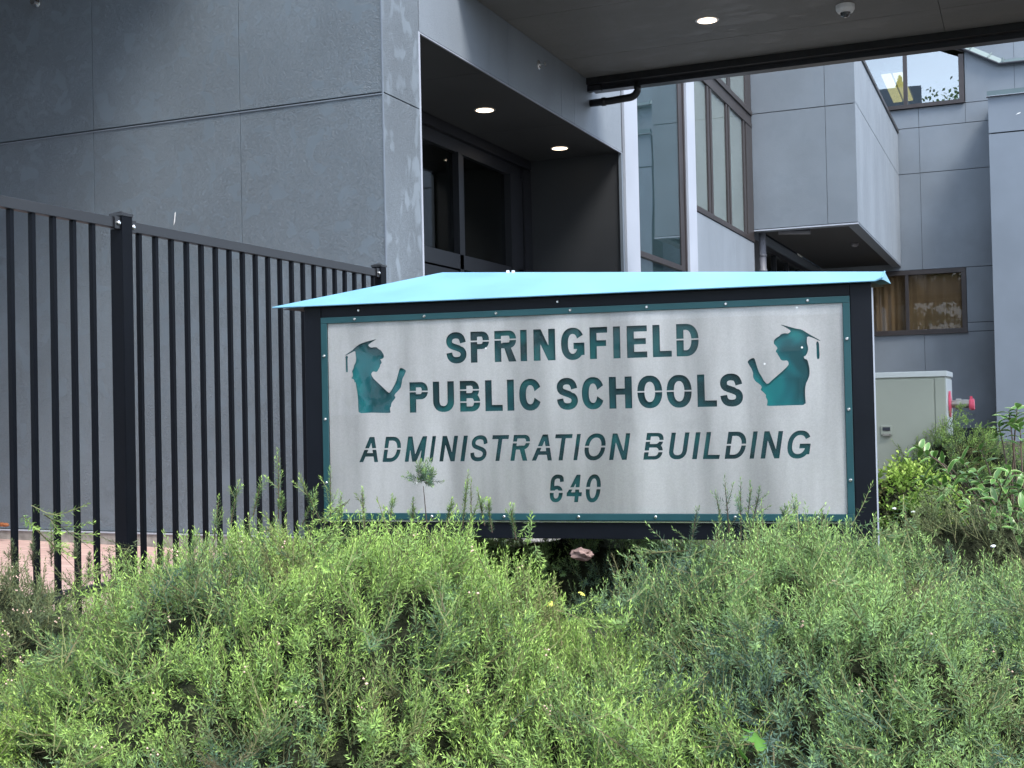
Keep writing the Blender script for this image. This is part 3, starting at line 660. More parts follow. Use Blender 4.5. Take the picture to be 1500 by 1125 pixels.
def contours(F, x0, y0, d):
    """marching squares, F<0 inside; returns closed loops"""
    ny, nx = F.shape; ins = F < 0; segs = {}
    def pt(kind, j, i):
        if kind == 0: a, b = F[j, i], F[j, i + 1]; t = a / (a - b); return (x0 + (i + t) * d, y0 + j * d)
        a, b = F[j, i], F[j + 1, i]; t = a / (a - b); return (x0 + i * d, y0 + (j + t) * d)
    c = ins[:-1, :-1] * 1 + ins[:-1, 1:] * 2 + ins[1:, 1:] * 4 + ins[1:, :-1] * 8
    TB = {1: [(3, 0)], 2: [(0, 1)], 3: [(3, 1)], 4: [(1, 2)], 5: [(3, 2), (1, 0)], 6: [(0, 2)], 7: [(3, 2)], 8: [(2, 3)], 9: [(2, 0)], 10: [(0, 3), (2, 1)], 11: [(2, 1)], 12: [(1, 3)], 13: [(1, 0)], 14: [(0, 3)]}
    for j, i in zip(*np.nonzero((c > 0) & (c < 15))):
        E = {0: (0, j, i), 1: (1, j, i + 1), 2: (0, j + 1, i), 3: (1, j, i)}
        for a, b in TB[int(c[j, i])]: segs[E[a]] = E[b]
    loops = []
    while segs:
        k, v = segs.popitem(); lp = [k]; 
        while v != lp[0] and v in segs: lp.append(v); v = segs.pop(v)
        loops.append([pt(*e) for e in lp])
    return loops
def simp(P, tol):
    P = [np.array(p) for p in P]
    def rdp(a, b):
        if b - a < 2: return []
        d = P[b] - P[a]; l = np.hypot(*d) + 1e-12
        ds = [abs(d[0] * (P[k][1] - P[a][1]) - d[1] * (P[k][0] - P[a][0])) / l for k in range(a + 1, b)]
        m = int(np.argmax(ds))
        if ds[m] < tol: return []
        m += a + 1; return rdp(a, m) + [m] + rdp(m, b)
    far = int(np.argmax([np.hypot(*(p - P[0])) for p in P])); P.append(P[0])
    idx = [0] + rdp(0, far) + [far] + rdp(far, len(P) - 1)
    return [tuple(P[k]) for k in idx]
def glyph_loops(c, u0, u1, zb_, h, s, t, bridges, bt, shear=0, grow=0):
    a, b = u0, u1
    if shear:
        for _ in range(3):
            lp = glyph_loops_(c, a, b, zb_, h, s, t, [], bt, shear, 0)
            lo_ = min(p[0] for l in lp for p in l); hi_ = max(p[0] for l in lp for p in l)
            a += u0 - lo_; b += u1 - hi_
    return glyph_loops_(c, a, b, zb_, h, s, t, bridges, bt, shear, grow)
def glyph_loops_(c, u0, u1, zb_, h, s, t, bridges, bt, shear=0, grow=0):
    w = u1 - u0 - shear * h; d = .0007; mg = .014
    nx = int((w + 2 * mg) / d); ny = int((h + 2 * mg) / d)
    X, Y = np.meshgrid(-mg + d * np.arange(nx), -mg + d * np.arange(ny))
    F = glyph(c, w, h, s, t)(X, Y)
    if grow: F = F - grow
    else:
        for b in bridges: F = np.maximum(F, bt / 2 - np.abs(Y - b * h))
    F = np.where(np.abs(F) < 1e-9, 1e-9, F)
    out = []
    for lp in contours(F, -mg, -mg, d):
        if len(lp) < 12: continue
        lp = simp(lp, .00025)
        out.append([(u0 + x + shear * y, zb_ + y) for x, y in lp])
    return out
def area2(P): return sum(a[0] * b[1] - b[0] * a[1] for a, b in zip(P, P[1:] + P[:1]))
def earclip(outer, holes):
    """triangles (as coordinate triples) of a polygon with holes"""
    def dd(P):
        Q = [p for i, p in enumerate(P) if math.hypot(p[0] - P[i - 1][0], p[1] - P[i - 1][1]) > 1e-7]; return Q
    poly = dd(outer); poly = poly if area2(poly) > 0 else poly[::-1]
    hs = [dd(h) for h in holes]; hs = [h if area2(h) < 0 else h[::-1] for h in hs]
    hs.sort(key=lambda h: -max(p[0] for p in h))
    def cross(o, a, b): return (a[0] - o[0]) * (b[1] - o[1]) - (a[1] - o[1]) * (b[0] - o[0])
    def hit(p, q, a, b):
        if a in (p, q) or b in (p, q): return False
        return (cross(p, q, a) > 0) != (cross(p, q, b) > 0) and (cross(a, b, p) > 0) != (cross(a, b, q) > 0)
    for hi, h in enumerate(hs):
        j = max(range(len(h)), key=lambda k: h[k][0]); m = h[j]
        segs = [(a, b) for g in [poly] + hs[hi:] for a, b in zip(g, g[1:] + g[:1])]
        order = sorted(range(len(poly)), key=lambda k: (poly[k][0] - m[0]) ** 2 + (poly[k][1] - m[1]) ** 2)
        for k in order:
            q = poly[k]; a, b = poly[k - 1], poly[(k + 1) % len(poly)]
            inside = (cross(a, q, m) > 0 and cross(q, b, m) > 0) if cross(a, q, b) > 0 else not (cross(a, q, m) <= 0 and cross(q, b, m) <= 0)
            if inside and not any(hit(m, q, s0, s1) for s0, s1 in segs): break
        poly = poly[:k + 1] + h[j:] + h[:j + 1] + poly[k:]
    tris = []; P = poly[:]; guard = 0
    while len(P) > 3 and guard < 20000:
        n = len(P); done = False; best = None
        for i in range(n):
            a, b, c = P[i - 1], P[i], P[(i + 1) % n]; cr = cross(a, b, c)
            if cr <= 1e-14: continue
            bad = False
            for p in P:
                if p == a or p == b or p == c: continue
                if cross(a, b, p) >= 0 and cross(b, c, p) >= 0 and cross(c, a, p) >= 0: bad = True; break
            if bad: continue
            tris.append((a, b, c)); P.pop(i); done = True; break
        if not done:
            i = min(range(n), key=lambda i: abs(cross(P[i - 1], P[i], P[(i + 1) % n]))); P.pop(i)
        guard += 1
    if len(P) == 3: tris.append(tuple(P))
    return tris
def fill(name, loops, y, thick, m, parent, outer=None):
    """flat plate (outer outline with the loops as holes, or the loops themselves) with real edge thickness"""
    if outer: groups_ = [(outer, loops)]
    else:   # letters: counters are the clockwise loops
        def inside(p, L):
            r = False
            for (x0, y0), (x1, y1) in zip(L, L[1:] + L[:1]):
                if (y0 > p[1]) != (y1 > p[1]) and p[0] < (x1 - x0) * (p[1] - y0) / (y1 - y0) + x0: r = not r
            return r
        dep_ = [sum(inside(l[0], k) for k in loops if k is not l) for l in loops]
        groups_ = [(o, [h for h, e in zip(loops, dep_) if e == d0 + 1 and inside(h[0], o)]) for o, d0 in zip(loops, dep_) if d0 % 2 == 0]
    y0, y1 = y - thick / 2, y + thick / 2; mb = MB()
    for o, hs in groups_:
        for t in earclip(o, hs): mb.add([(p[0], y0, p[1] - ZB) for p in t], [(0, 1, 2)])
        for L in [o] + hs:
            n = len(L); mb.add([(p[0], y0, p[1] - ZB) for p in L] + [(p[0], y1, p[1] - ZB) for p in L], [(i, (i + 1) % n, n + (i + 1) % n, n + i) for i in range(n)])
    me = bpy.data.meshes.new(name); me.from_pydata(mb.v, [], mb.f); me.materials.append(m)
    return link(name, me, parent)
BR = {'P': [.69], 'R': [.71], 'D': [.52], 'O': [.51], '0': [.51], 'B': [.70, .31], 'A': [.52], '6': [.38], '4': [.50]}
TXT = [
 ([('S', 0.6291, 0.7147), ('P', 0.733, 0.8121), ('R', 0.834, 0.9253), ('I', 0.9419, 0.9697), ('N', 0.9967, 1.0864), ('G', 1.1097, 1.2052), ('F', 1.2261, 1.2984), ('I', 1.3204, 1.3492), ('E', 1.375, 1.4553), ('L', 1.4769, 1.5513), ('D', 1.5696, 1.6559)], 1.7735, .126, .0285, .0235, .0055, 0),
 ([('P', 0.4662, 0.5466), ('U', 0.5674, 0.6586), ('B', 0.6834, 0.7692), ('L', 0.7904, 0.864), ('I', 0.8828, 0.912), ('C', 0.9328, 1.0252), ('S', 1.0883, 1.1733), ('C', 1.1899, 1.2805), ('H', 1.2996, 1.3909), ('O', 1.4119, 1.51), ('O', 1.5271, 1.6246), ('L', 1.6461, 1.721), ('S', 1.734, 1.8195)], 1.5755, .1255, .0285, .0245, .0055, 0),
 ([('A', 0.2389, 0.3225), ('D', 0.3415, 0.4247), ('M', 0.4391, 0.5393), ('I', 0.5449, 0.5782), ('N', 0.5889, 0.6726), ('I', 0.679, 0.7143), ('S', 0.7224, 0.7969), ('T', 0.8159, 0.888), ('R', 0.8904, 0.9743), ('A', 0.9795, 1.0622), ('T', 1.0772, 1.1496), ('I', 1.1496, 1.1827), ('O', 1.1954, 1.2816), ('N', 1.2934, 1.3808), ('B', 1.4294, 1.5113), ('U', 1.5305, 1.6125), ('I', 1.6196, 1.6551), ('L', 1.6612, 1.727), ('D', 1.7443, 1.8281), ('I', 1.8388, 1.8725), ('N', 1.8803, 1.9674), ('G', 1.9811, 2.0682)], 1.3735, .1045, .0175, .0165, .0065, .165),
 ([('6', 1.0499, 1.1092), ('4', 1.1183, 1.1816), ('0', 1.1967, 1.2586)], 1.2075, .109, .0165, .0165, .0085, .12),
]
G1_ = [(0.177, 1.818), (0.215, 1.839), (0.23, 1.853), (0.253, 1.867), (0.28, 1.875), (0.306, 1.88), (0.328, 1.885), (0.316, 1.878), (0.302, 1.87), (0.288, 1.861), (0.294, 1.853), (0.302, 1.849), (0.313, 1.851), (0.326, 1.85), (0.333, 1.843), (0.343, 1.838), (0.351, 1.828), (0.357, 1.817), (0.357, 1.807), (0.35, 1.801), (0.34, 1.8), (0.346, 1.791), (0.347, 1.784), (0.34, 1.777), (0.339, 1.769), (0.334, 1.761), (0.328, 1.751), (0.322, 1.747), (0.309, 1.75), (0.304, 1.747), (0.3, 1.74), (0.302, 1.731), (0.314, 1.716), (0.336, 1.696), (0.358, 1.675), (0.377, 1.658), (0.385, 1.667), (0.4, 1.69), (0.409, 1.707), (0.415, 1.728), (0.42, 1.745), (0.426, 1.76), (0.433, 1.761), (0.444, 1.757), (0.453, 1.75), (0.452, 1.744), (0.445, 1.73), (0.437, 1.717), (0.434, 1.699), (0.429, 1.68), (0.416, 1.666), (0.403, 1.654), (0.4, 1.647), (0.406, 1.64), (0.395, 1.627), (0.386, 1.616), (0.385, 1.604), (0.38, 1.597), (0.38, 1.588), (0.383, 1.577), (0.36, 1.576), (0.296, 1.579), (0.24, 1.577), (0.238, 1.601), (0.238, 1.633), (0.235, 1.669), (0.231, 1.69), (0.229, 1.708), (0.224, 1.704), (0.222, 1.719), (0.212, 1.723), (0.21, 1.726), (0.216, 1.73), (0.217, 1.742), (0.213, 1.754), (0.221, 1.765), (0.224, 1.779), (0.232, 1.791), (0.233, 1.804), (0.231, 1.821), (0.23, 1.839), (0.199, 1.8245)]
T1_ = [(0.1885, 1.8190), (0.1945, 1.8200), (0.198, 1.812), (0.195, 1.806), (0.196, 1.751), (0.191, 1.749), (0.186, 1.753), (0.186, 1.805), (0.184, 1.812), (0.188, 1.817)]
G2_ = [(1.964, 1.884), (1.986, 1.878), (2.023, 1.866), (2.045, 1.862), (2.069, 1.845), (2.117, 1.815), (2.107, 1.817), (2.089, 1.827), (2.065, 1.836), (2.063, 1.812), (2.066, 1.8), (2.068, 1.788), (2.064, 1.771), (2.057, 1.761), (2.05, 1.759), (2.053, 1.75), (2.063, 1.747), (2.068, 1.729), (2.071, 1.709), (2.07, 1.688), (2.063, 1.669), (2.056, 1.656), (2.052, 1.633), (2.052, 1.609), (2.054, 1.575), (2.002, 1.575), (1.952, 1.574), (1.908, 1.574), (1.911, 1.586), (1.911, 1.597), (1.905, 1.609), (1.907, 1.616), (1.897, 1.627), (1.886, 1.637), (1.892, 1.646), (1.887, 1.655), (1.869, 1.669), (1.861, 1.681), (1.859, 1.69), (1.86, 1.701), (1.856, 1.715), (1.846, 1.732), (1.84, 1.745), (1.847, 1.753), (1.857, 1.758), (1.867, 1.758), (1.872, 1.739), (1.878, 1.718), (1.883, 1.702), (1.893, 1.686), (1.899, 1.672), (1.913, 1.656), (1.937, 1.678), (1.965, 1.701), (1.986, 1.72), (1.994, 1.73), (1.993, 1.74), (1.988, 1.746), (1.973, 1.745), (1.964, 1.75), (1.96, 1.76), (1.954, 1.769), (1.952, 1.776), (1.947, 1.779), (1.948, 1.785), (1.954, 1.793), (1.949, 1.802), (1.94, 1.811), (1.941, 1.823), (1.948, 1.832), (1.963, 1.84), (1.967, 1.846), (1.982, 1.85), (1.995, 1.847), (2.006, 1.857), (1.986, 1.872)]
T2_ = [(2.1, 1.8145), (2.105, 1.8135), (2.108, 1.804), (2.108, 1.797), (2.109, 1.752), (2.103, 1.746), (2.098, 1.751), (2.098, 1.797), (2.097, 1.806)]
def smoothloop(P):
    Q = []
    for a, b in zip(P, P[1:] + P[:1]): Q += [(a[0] * .8 + b[0] * .2, a[1] * .8 + b[1] * .2), (a[0] * .2 + b[0] * .8, a[1] * .2 + b[1] * .8)]
    return Q
def rect(a, b, c, d): return [(a, c), (b, c), (b, d), (a, d)]
cells = []          # (outer outline, hole loops)
PX0, PX1, PZ0, PZ1 = .109, 2.196, 1.1635, 1.9555
zc = [PZ1, 1.735, 1.528, 1.345, PZ0]
for ri, (row, zb_, h_, s_, t_, bt_, sh_) in enumerate(TXT):
    zhi, zlo = zc[ri], zc[ri + 1]
    L0_, R0_ = (.475, 1.82) if ri == 0 else (.4600, 1.8255)
    if ri >= 2: L0_, R0_ = PX0, PX1
    rlb = []
    for k, (c_, a_, b_) in enumerate(row):
        lp = glyph_loops(c_, a_, b_, zb_, h_, s_, t_, BR.get(c_, []), bt_, sh_); rlb.append(lp)
        fill('letter', glyph_loops(c_, a_, b_, zb_, h_, s_, t_, [], 0, sh_, grow=.0025), .009, .001, M['inlay_letter'], SG)
    cuts = [(L0_, L0_)]
    for k in range(len(row) - 1):
        # slanted cut halfway between neighbours, measured at the baseline
        um = (max(p[0] - sh_ * (p[1] - zb_) for l in rlb[k] for p in l) + min(p[0] - sh_ * (p[1] - zb_) for l in rlb[k + 1] for p in l)) / 2
        cuts.append((um + sh_ * (zlo - zb_), um + sh_ * (zhi - zb_)))
    cuts.append((R0_, R0_))
    for k in range(len(row)):
        cells.append(([(cuts[k][0], zlo), (cuts[k + 1][0], zlo), (cuts[k + 1][1], zhi), (cuts[k][1], zhi)], rlb[k]))
for g_, t_, ua, ub in ((G1_, T1_, .165, .465), (G2_, T2_, 1.83, 2.13)):
    gl, tl = smoothloop(g_), smoothloop(t_)
    left = ua < 1
    xs = (PX0, .475, .460) if left else (1.82, PX1, 1.8255)
    if left: outl = [(PX0, 1.528), (.460, 1.528), (.460, 1.735), (.475, 1.735), (.475, PZ1), (PX0, PZ1)]
    else: outl = [(1.8255, 1.528), (PX1, 1.528), (PX1, PZ1), (1.82, PZ1), (1.82, 1.735), (1.8255, 1.735)]
    cells.append((outl, [gl, tl]))
    fill('graduate_silhouette', [], .0095, .001, M['inlay'], SG, outer=rect(ua, ub, 1.565, 1.895))
pm = bmesh.new()
for outl, hl in cells:
    o = fill('tmp', hl, .0035, .003, M['steel'], None, outer=outl)
    pm.from_mesh(o.data); me = o.data; bpy.data.objects.remove(o); bpy.data.meshes.remove(me)
me = bpy.data.meshes.new('sign_panel'); pm.to_mesh(me); pm.free(); me.materials.append(M['steel']); link('sign_panel', me, SG)
sg('backing', MB().box(.1, 2.2, .02, .03, 1.15, 1.97), M['navy'])
sg('clear_cover', MB().box(.1085, 2.1965, -.0045, -.0015, 1.1638, 1.9553), M['acrylic'])
for u_, z_ in ((.80, 1.83), (1.905, 1.735), (2.045, 1.793), (2.03, 1.945), (.493, 1.288)):
    sg('fleck', MB().lathe([(.004, 0), (.004, -.001)], (u_, -.0047, z_), axis=1, n=7), M['white'])
# --- roof of the sign: low wedge-shaped hip
EYL, EYR = Vector((-.128, -.028, 2.034)), Vector((2.345, -.028, 2.034))
RDL, RDR = Vector((.489, .40, 2.193)), Vector((2.354, .07, 2.073))
ax = (RDL - RDR); ax.z = 0; ax.normalize()
def mir(p):
    q = p - RDR; q.z = 0; par = ax * q.dot(ax); r = RDR + par * 2 - q; return Vector((r.x, r.y, p.z))
BKL, BKR = mir(EYL), mir(EYR)
def slab(name, P, th, m, parent, **k):
    P = [Vector(p) for p in P]; nrm = (P[1] - P[0]).cross(P[2] - P[0]).normalized() * th
    n = len(P); mb = MB().add(list(P) + [p - nrm for p in P], [tuple(range(n)), tuple(range(n, 2 * n))[::-1]] + [(i, i + n, (i + 1) % n + n, (i + 1) % n) for i in range(n)])
    return sg(name, mb, m, parent, **k)
def bilin(mb, A, B_, C, D_, nu=20, nv=5):
    vs = [(A.lerp(B_, i / nu)).lerp(D_.lerp(C, i / nu), j / nv) for j in range(nv + 1) for i in range(nu + 1)]
    return mb.add(vs, [(j * (nu + 1) + i, j * (nu + 1) + i + 1, (j + 1) * (nu + 1) + i + 1, (j + 1) * (nu + 1) + i) for j in range(nv) for i in range(nu)])
RF = sg('roof', bilin(bilin(MB(), EYL, EYR, RDR, RDL), RDL, RDR, BKR, BKL).add([EYL, RDL, BKL, EYR, BKR, RDR], [(0, 1, 2), (3, 4, 5)]), M['roof'], smooth=True)
for p in RF.data.polygons:
    if len(p.vertices) == 3: p.use_smooth = False
sg('roof_lip', MB().tube([EYL + Vector((0, 0, -.003)), EYR + Vector((-.03, 0, -.003)), EYR + Vector((-.005, .0, .006)), RDR], .0035, 8), M['roof'], RF)
sg('soffit', MB().add([EYL + Vector((.03, .015, -.010)), EYR + Vector((-.03, .015, -.010)), BKR + Vector((-.02, -.01, -.010)), BKL + Vector((.02, -.02, -.010))], [(0, 3, 2, 1)]), M['under'], RF)
sg('ridge_screw', MB().box(.80, .812, .335, .345, 2.168, 2.180).box(.825, .837, .331, .341, 2.166, 2.178), M['white'], RF)
# --- second face of the wedge, turned away from us
bd = (BKL - BKR); bd.z = 0; bd.normalize(); bn = Vector((bd.y, -bd.x, 0))
def backbox(name, a, b, z0_, z1_, th, m):
    p0 = BKR + Vector((.0, -.05, 0)) + bd * a; p1 = BKR + Vector((.0, -.05, 0)) + bd * b; q = bn * th
    vs = [(p.x, p.y, z) for z in (z0_, z1_) for p in (p0, p1, p1 - q, p0 - q)]
    sg(name, MB().add(vs, [(0, 3, 2, 1), (4, 5, 6, 7), (0, 1, 5, 4), (1, 2, 6, 5), (2, 3, 7, 6), (3, 0, 4, 7)]), m)
backbox('post', 2.26, 2.34, .6, 2.02, .08, M['navy']); backbox('beam', .1, 2.258, 1.98, 2.02, .06, M['navy']); backbox('beam', .1, 2.258, 1.06, 1.135, .06, M['navy'])
backbox('sign_panel', .14, 2.25, 1.137, 1.978, .01, M['steel'])

# ------------------------------------------------------------------ utility cabinet and hose connection
CB = empty('utility_cabinet', (-1.0, 10.4, .7), 'pale grey-green metal utility cabinet against the rear of the planting, right of the sign', 'cabinet')
def cbp(name, mb, m, parent=CB, **k):
    o = mb.build(name, m, None, **k); o.parent = parent
    if parent is CB: o.location = -Vector(CB.location)
    return o
cbp('body', MB().box(-1.75, -.578, 10.0, 10.78, .68, 1.745), M['cab'], bevel=.004)
cbp('side_panel', MB().box(-.5775, -.570, 10.01, 10.77, .72, 1.73), M['cabl'], bevel=.002)
cbp('lid', MB().box(-1.77, -.562, 9.985, 10.80, 1.746, 1.790), M['cabl'], bevel=.006)
cbp('door', MB().box(-1.70, -.66, 9.988, 9.998, .75, 1.73), M['cab'], bevel=.003)
cbp('vent_strip', MB().box(-.652, -.582, 9.992, 9.999, .75, 1.735), M['cab'], bevel=.002)
o = cbp('latch', MB().box(-1.06, -.975, 9.976, 9.987, 1.30, 1.375), M['cab'], bevel=.003)
sub('latch_handle', MB().box(-1.045, -.99, 9.97, 9.975, 1.335, 1.362), M['gap'], o); sub('padlock', MB().box(-1.045, -.985, 9.955, 9.974, 1.295, 1.312), M['brass'], o)
HC = empty('hose_connection', (-.56, 10.3, 1.53), 'small brass pipe outlet with a faded red cap on the side of the utility cabinet', 'pipe outlet')
def hc(name, mb, m, **k): o = mb.build(name, m, None, **k); o.parent = HC; return o
hc('flange', MB().lathe([(.0, .0), (.105, 0), (.105, .012), (.05, .018)], (-.008, 0, 0), axis=0, n=24), M['pink'])
hc('nozzle', MB().lathe([(.030, 0), (.030, .03), (.042, .032), (.042, .07), (.034, .072), (.034, .12), (.030, .15)], (.01, 0, 0), axis=0, n=18), M['brass'], smooth=False)
hc('cap', MB().lathe([(.040, 0), (.046, .01), (.046, .035), (.03, .04)], (.14, -.008, -.005), axis=0, n=18).box(.145, .165, -.012, .004, .035, .06).tube([(.15, -.045, -.005), (.175, -.02, -.04)], .010, 6), M['pink'])

# ------------------------------------------------------------------ planting
def rand_unit(n):
    v = RNG.normal(size=(n, 3)); return v / np.linalg.norm(v, axis=1)[:, None]
def quadmesh(name, V, m, colr, parent=None, faces=None):
    """V (n,4,3) quads, colr (n,4,3)"""
    n = len(V); me = bpy.data.meshes.new(name)
    me.vertices.add(n * 4); me.vertices.foreach_set('co', V.reshape(-1).astype(np.float32))
    me.loops.add(n * 4); me.loops.foreach_set('vertex_index', np.arange(n * 4, dtype=np.int32))
    me.polygons.add(n); me.polygons.foreach_set('loop_start', np.arange(0, n * 4, 4, dtype=np.int32)); me.polygons.foreach_set('loop_total', np.full(n, 4, dtype=np.int32))
    a = me.attributes.new('col', 'FLOAT_COLOR', 'POINT')
    c = np.ones((n * 4, 4), np.float32); c[:, :3] = colr.reshape(-1, 3); a.data.foreach_set('color', c.reshape(-1))
    me.update(); me.materials.append(m)
    return link(name, me, parent)
def norm(a): return a / (np.linalg.norm(a, axis=-1, keepdims=True) + 1e-9)
def sprigs(Bp, Dd, L, tone, K=24, ll=.0175, lw=.0036, pal=None, bend=.25, open_=1.12, dry=None):
    """needle-leaved sprigs: base, direction, length, tone per sprig -> leaf quads, colours, stem quads, colours"""
    n = len(Bp); up = np.array([0, 0, 1.])
    t1 = norm(np.cross(Dd, rand_unit(n))); t2 = np.cross(Dd, t1)
    k = np.arange(K); t = (k + .6) / K
    ph = RNG.uniform(0, 6.28, n)[:, None] + k[None] * 2.399 + RNG.normal(0, .25, (n, K))
    pos = Bp[:, None] + Dd[:, None] * (L[:, None] * t[None])[..., None] + up * (bend * L[:, None] * t[None] ** 2)[..., None]
    dc = norm(Dd[:, None] + up * (2 * bend * t[None])[..., None])
    rad = t1[:, None] * np.cos(ph)[..., None] + t2[:, None] * np.sin(ph)[..., None]
    an = (open_ * (1 - .62 * t ** 3))[None] + RNG.normal(0, .14, (n, K))
    ld = norm(dc * np.cos(an)[..., None] + rad * np.sin(an)[..., None])
    ln = ll * (1 - .45 * t ** 4)[None] * RNG.uniform(.7, 1.2, (n, K))
    sd = norm(np.cross(ld, dc)) * (lw / 2 * RNG.uniform(.8, 1.2, (n, K)))[..., None]
    mid = pos + ld * (ln * .5)[..., None]; tip = pos + ld * ln[..., None] + up * (ln * .08)[..., None]
    V = np.stack([pos, mid + sd, tip, mid - sd], axis=2).reshape(-1, 4, 3)
    old_shaded, young_lit, tipc = pal
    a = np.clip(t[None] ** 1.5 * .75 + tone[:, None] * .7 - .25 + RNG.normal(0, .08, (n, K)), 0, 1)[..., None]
    c = old_shaded * (1 - a) + young_lit * a
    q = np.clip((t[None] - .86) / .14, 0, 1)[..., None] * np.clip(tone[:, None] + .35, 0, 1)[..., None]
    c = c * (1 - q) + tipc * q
    c = c * RNG.uniform(.72, 1.28, (n, 1, 1))
    if dry is not None: c = c * (1 - dry[:, None, None]) + np.array([.17, .125, .07]) * dry[:, None, None] * RNG.uniform(.6, 1.3, (n, 1, 1))
    C = np.repeat(c[:, :, None], 4, axis=2).reshape(-1, 4, 3)
    e = Bp + Dd * L[:, None] + up * (bend * L)[:, None]; s1 = t1 * .0011; m_ = Bp + Dd * (L * .5)[:, None] + up * (bend * L * .25)[:, None]
    SV = np.concatenate([np.stack([Bp - s1, Bp + s1, m_ + s1, m_ - s1], 1), np.stack([m_ - s1, m_ + s1, e + s1 * .5, e - s1 * .5], 1)])
    SC = np.tile((np.array([.16, .17, .07])[None] * RNG.uniform(.6, 1.2, (n, 1)))[:, None], (2, 4, 1)).reshape(-1, 4, 3)
    return V, C, SV, SC
PAL_G = (np.array([.080, .145, .095]), np.array([.33, .50, .12]), np.array([.44, .62, .16]))
PAL_S = (np.array([.080, .140, .105]), np.array([.27, .42, .14]), np.array([.38, .56, .16]))
PAL_D = (np.array([.085, .110, .062]), np.array([.17, .23, .095]), np.array([.28, .33, .15]))
PAL_Y = (np.array([.14, .25, .05]), np.array([.28, .42, .08]), np.array([.45, .58, .14]))
DOMES = []
def dome_r(d, dirs, seed):
    return np.array([1 + .17 * noise.noise(Vector((x * 2.1, y * 2.1, z * 2.1 + seed))) + .13 * noise.noise(Vector((x * 5, y * 5, z * 5 + seed))) for x, y, z in dirs])
def shrub(label, u, v, ru, rv, ztop, zbase, nb, pal, seed, tonebase=.45, per=7, K=25, ll=.0180, lw=.0031, L0=.088, cat='shrub', group=None, name='heath_shrub', extra=None, vis=True, buds=0):
    c = fwd(u, v, zbase); H = ztop - zbase
    root = empty(name, fwd(u, v, .62), label, cat, group)
    ex, ey = np.array([.9225, .3860, 0]), np.array([-.3860, .9225, 0]); ez = np.array([0, 0, 1.])
    d = rand_unit(int(nb * 4)); d[:, 2] = np.abs(d[:, 2]) * 1.0 - .12; d = norm(d)
    # favour the side that can be seen, keep some all round
    keep = (d[:, 1] < .35) | (RNG.uniform(size=len(d)) < .2); d = d[keep]
    rr = dome_r(None, d, seed)
    P = np.array(c)[None] + (ex * (d[:, :1] * ru) + ey * (d[:, 1:2] * rv) + ez * (d[:, 2:3] * H)) * rr[:, None]
    ok = P[:, 2] > .60
    for (c2, r2, v2, h2) in DOMES:
        q = P - c2; a = (q @ ex) / r2; b = (q @ ey) / v2; e = q[:, 2] / h2
        ok &= (a * a + b * b + e * e) > .80
    P, d = P[ok][:nb], d[ok][:nb]; DOMES.append((np.array(c), ru, rv, H))
    N = norm(ex * (d[:, :1] / ru) + ey * (d[:, 1:2] / rv) + ez * (d[:, 2:3] / H))
    n = len(P)
    ax_ = norm(N * .85 + ez * .22 + RNG.normal(0, .46, (n, 3)))
    dep = RNG.uniform(-.02, .09, n); tipP = P - ax_ * dep[:, None]
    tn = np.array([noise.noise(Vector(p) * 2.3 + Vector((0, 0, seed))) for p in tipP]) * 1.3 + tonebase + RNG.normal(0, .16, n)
    tn += (P[:, 2] - (zbase + H * .76)) * 1.0 + (N[:, 2] - .60) * 1.2  # hedge shade put into leaf tone: low, steep foliage darker, tops lighter
    Bs, Ds, Ls, Ts = [], [], [], []
    for j in range(per):
        back = .0 if j == 0 else RNG.uniform(.02, .15, n)
        side = norm(ax_ + (0 if j == 0 else 1) * rand_unit(n) * RNG.uniform(.5, .95, (n, 1)))
        L = L0 * RNG.uniform(.65, 1.35, n)
        b = tipP - ax_ * (L if j == 0 else back + L * .6)[:, None]
        Bs.append(b); Ds.append(side); Ls.append(L); Ts.append(tn)
    if extra is not None:
        for (b, dd, L, t) in extra: Bs.append(np.array([b])); Ds.append(norm(np.array([dd]))); Ls.append(np.array([L])); Ts.append(np.array([t]))
    Bs, Ds, Ls, Ts = map(np.concatenate, (Bs, Ds, Ls, Ts))
    dry = np.array([noise.noise(Vector(p) * 4.2 + Vector((5, 0, seed))) for p in Bs]); dry = np.clip((dry - .40) * 5, 0, .75) * (RNG.uniform(size=len(Bs)) < .6)
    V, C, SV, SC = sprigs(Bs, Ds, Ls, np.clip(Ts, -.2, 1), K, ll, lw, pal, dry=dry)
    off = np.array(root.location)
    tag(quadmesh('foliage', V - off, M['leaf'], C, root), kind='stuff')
    # branch axes
    w = rand_unit(n) * .0012; st = tipP - ax_ * .15; 
    BV = np.stack([st - w * 1.6, st + w * 1.6, tipP + w * .5, tipP - w * .5], 1); BC = np.tile((np.array([.12, .105, .05]) * RNG.uniform(.5, 1.2, (n, 1)))[:, None], (1, 4, 1))
    tag(quadmesh('twigs', np.concatenate([SV, BV]) - off, M['twig'], np.concatenate([SC, BC]), root), kind='stuff')
    if STEMS:
        sm = MB()
        for p, q in STEMS: sm.tube([Vector(p - off), Vector((p + q) / 2 - off), Vector(q - off)], [.0022, .0018, .0012], 5)
        tag(sm.build('stems', M['bark'], root), kind='stuff'); STEMS.clear()
    if buds:
        q = RNG.choice(len(tipP), buds); bb = MB()
        for p in tipP[q]:
            for _ in range(3):
                o_ = Vector(p) + Vector(RNG.normal(0, .006, 3)); r = .0035
                bb.add([o_ + Vector(x) * r - Vector(off) for x in ((1, 0, 0), (-1, 0, 0), (0, 1, 0), (0, -1, 0), (0, 0, 1), (0, 0, -1))], [(0, 2, 4), (2, 1, 4), (1, 3, 4), (3, 0, 4), (2, 0, 5), (1, 2, 5), (3, 1, 5), (0, 3, 5)])
        tag(bb.build('buds', mat('bud_' + str(seed), (.62, .42, .34), .6), root), kind='stuff')
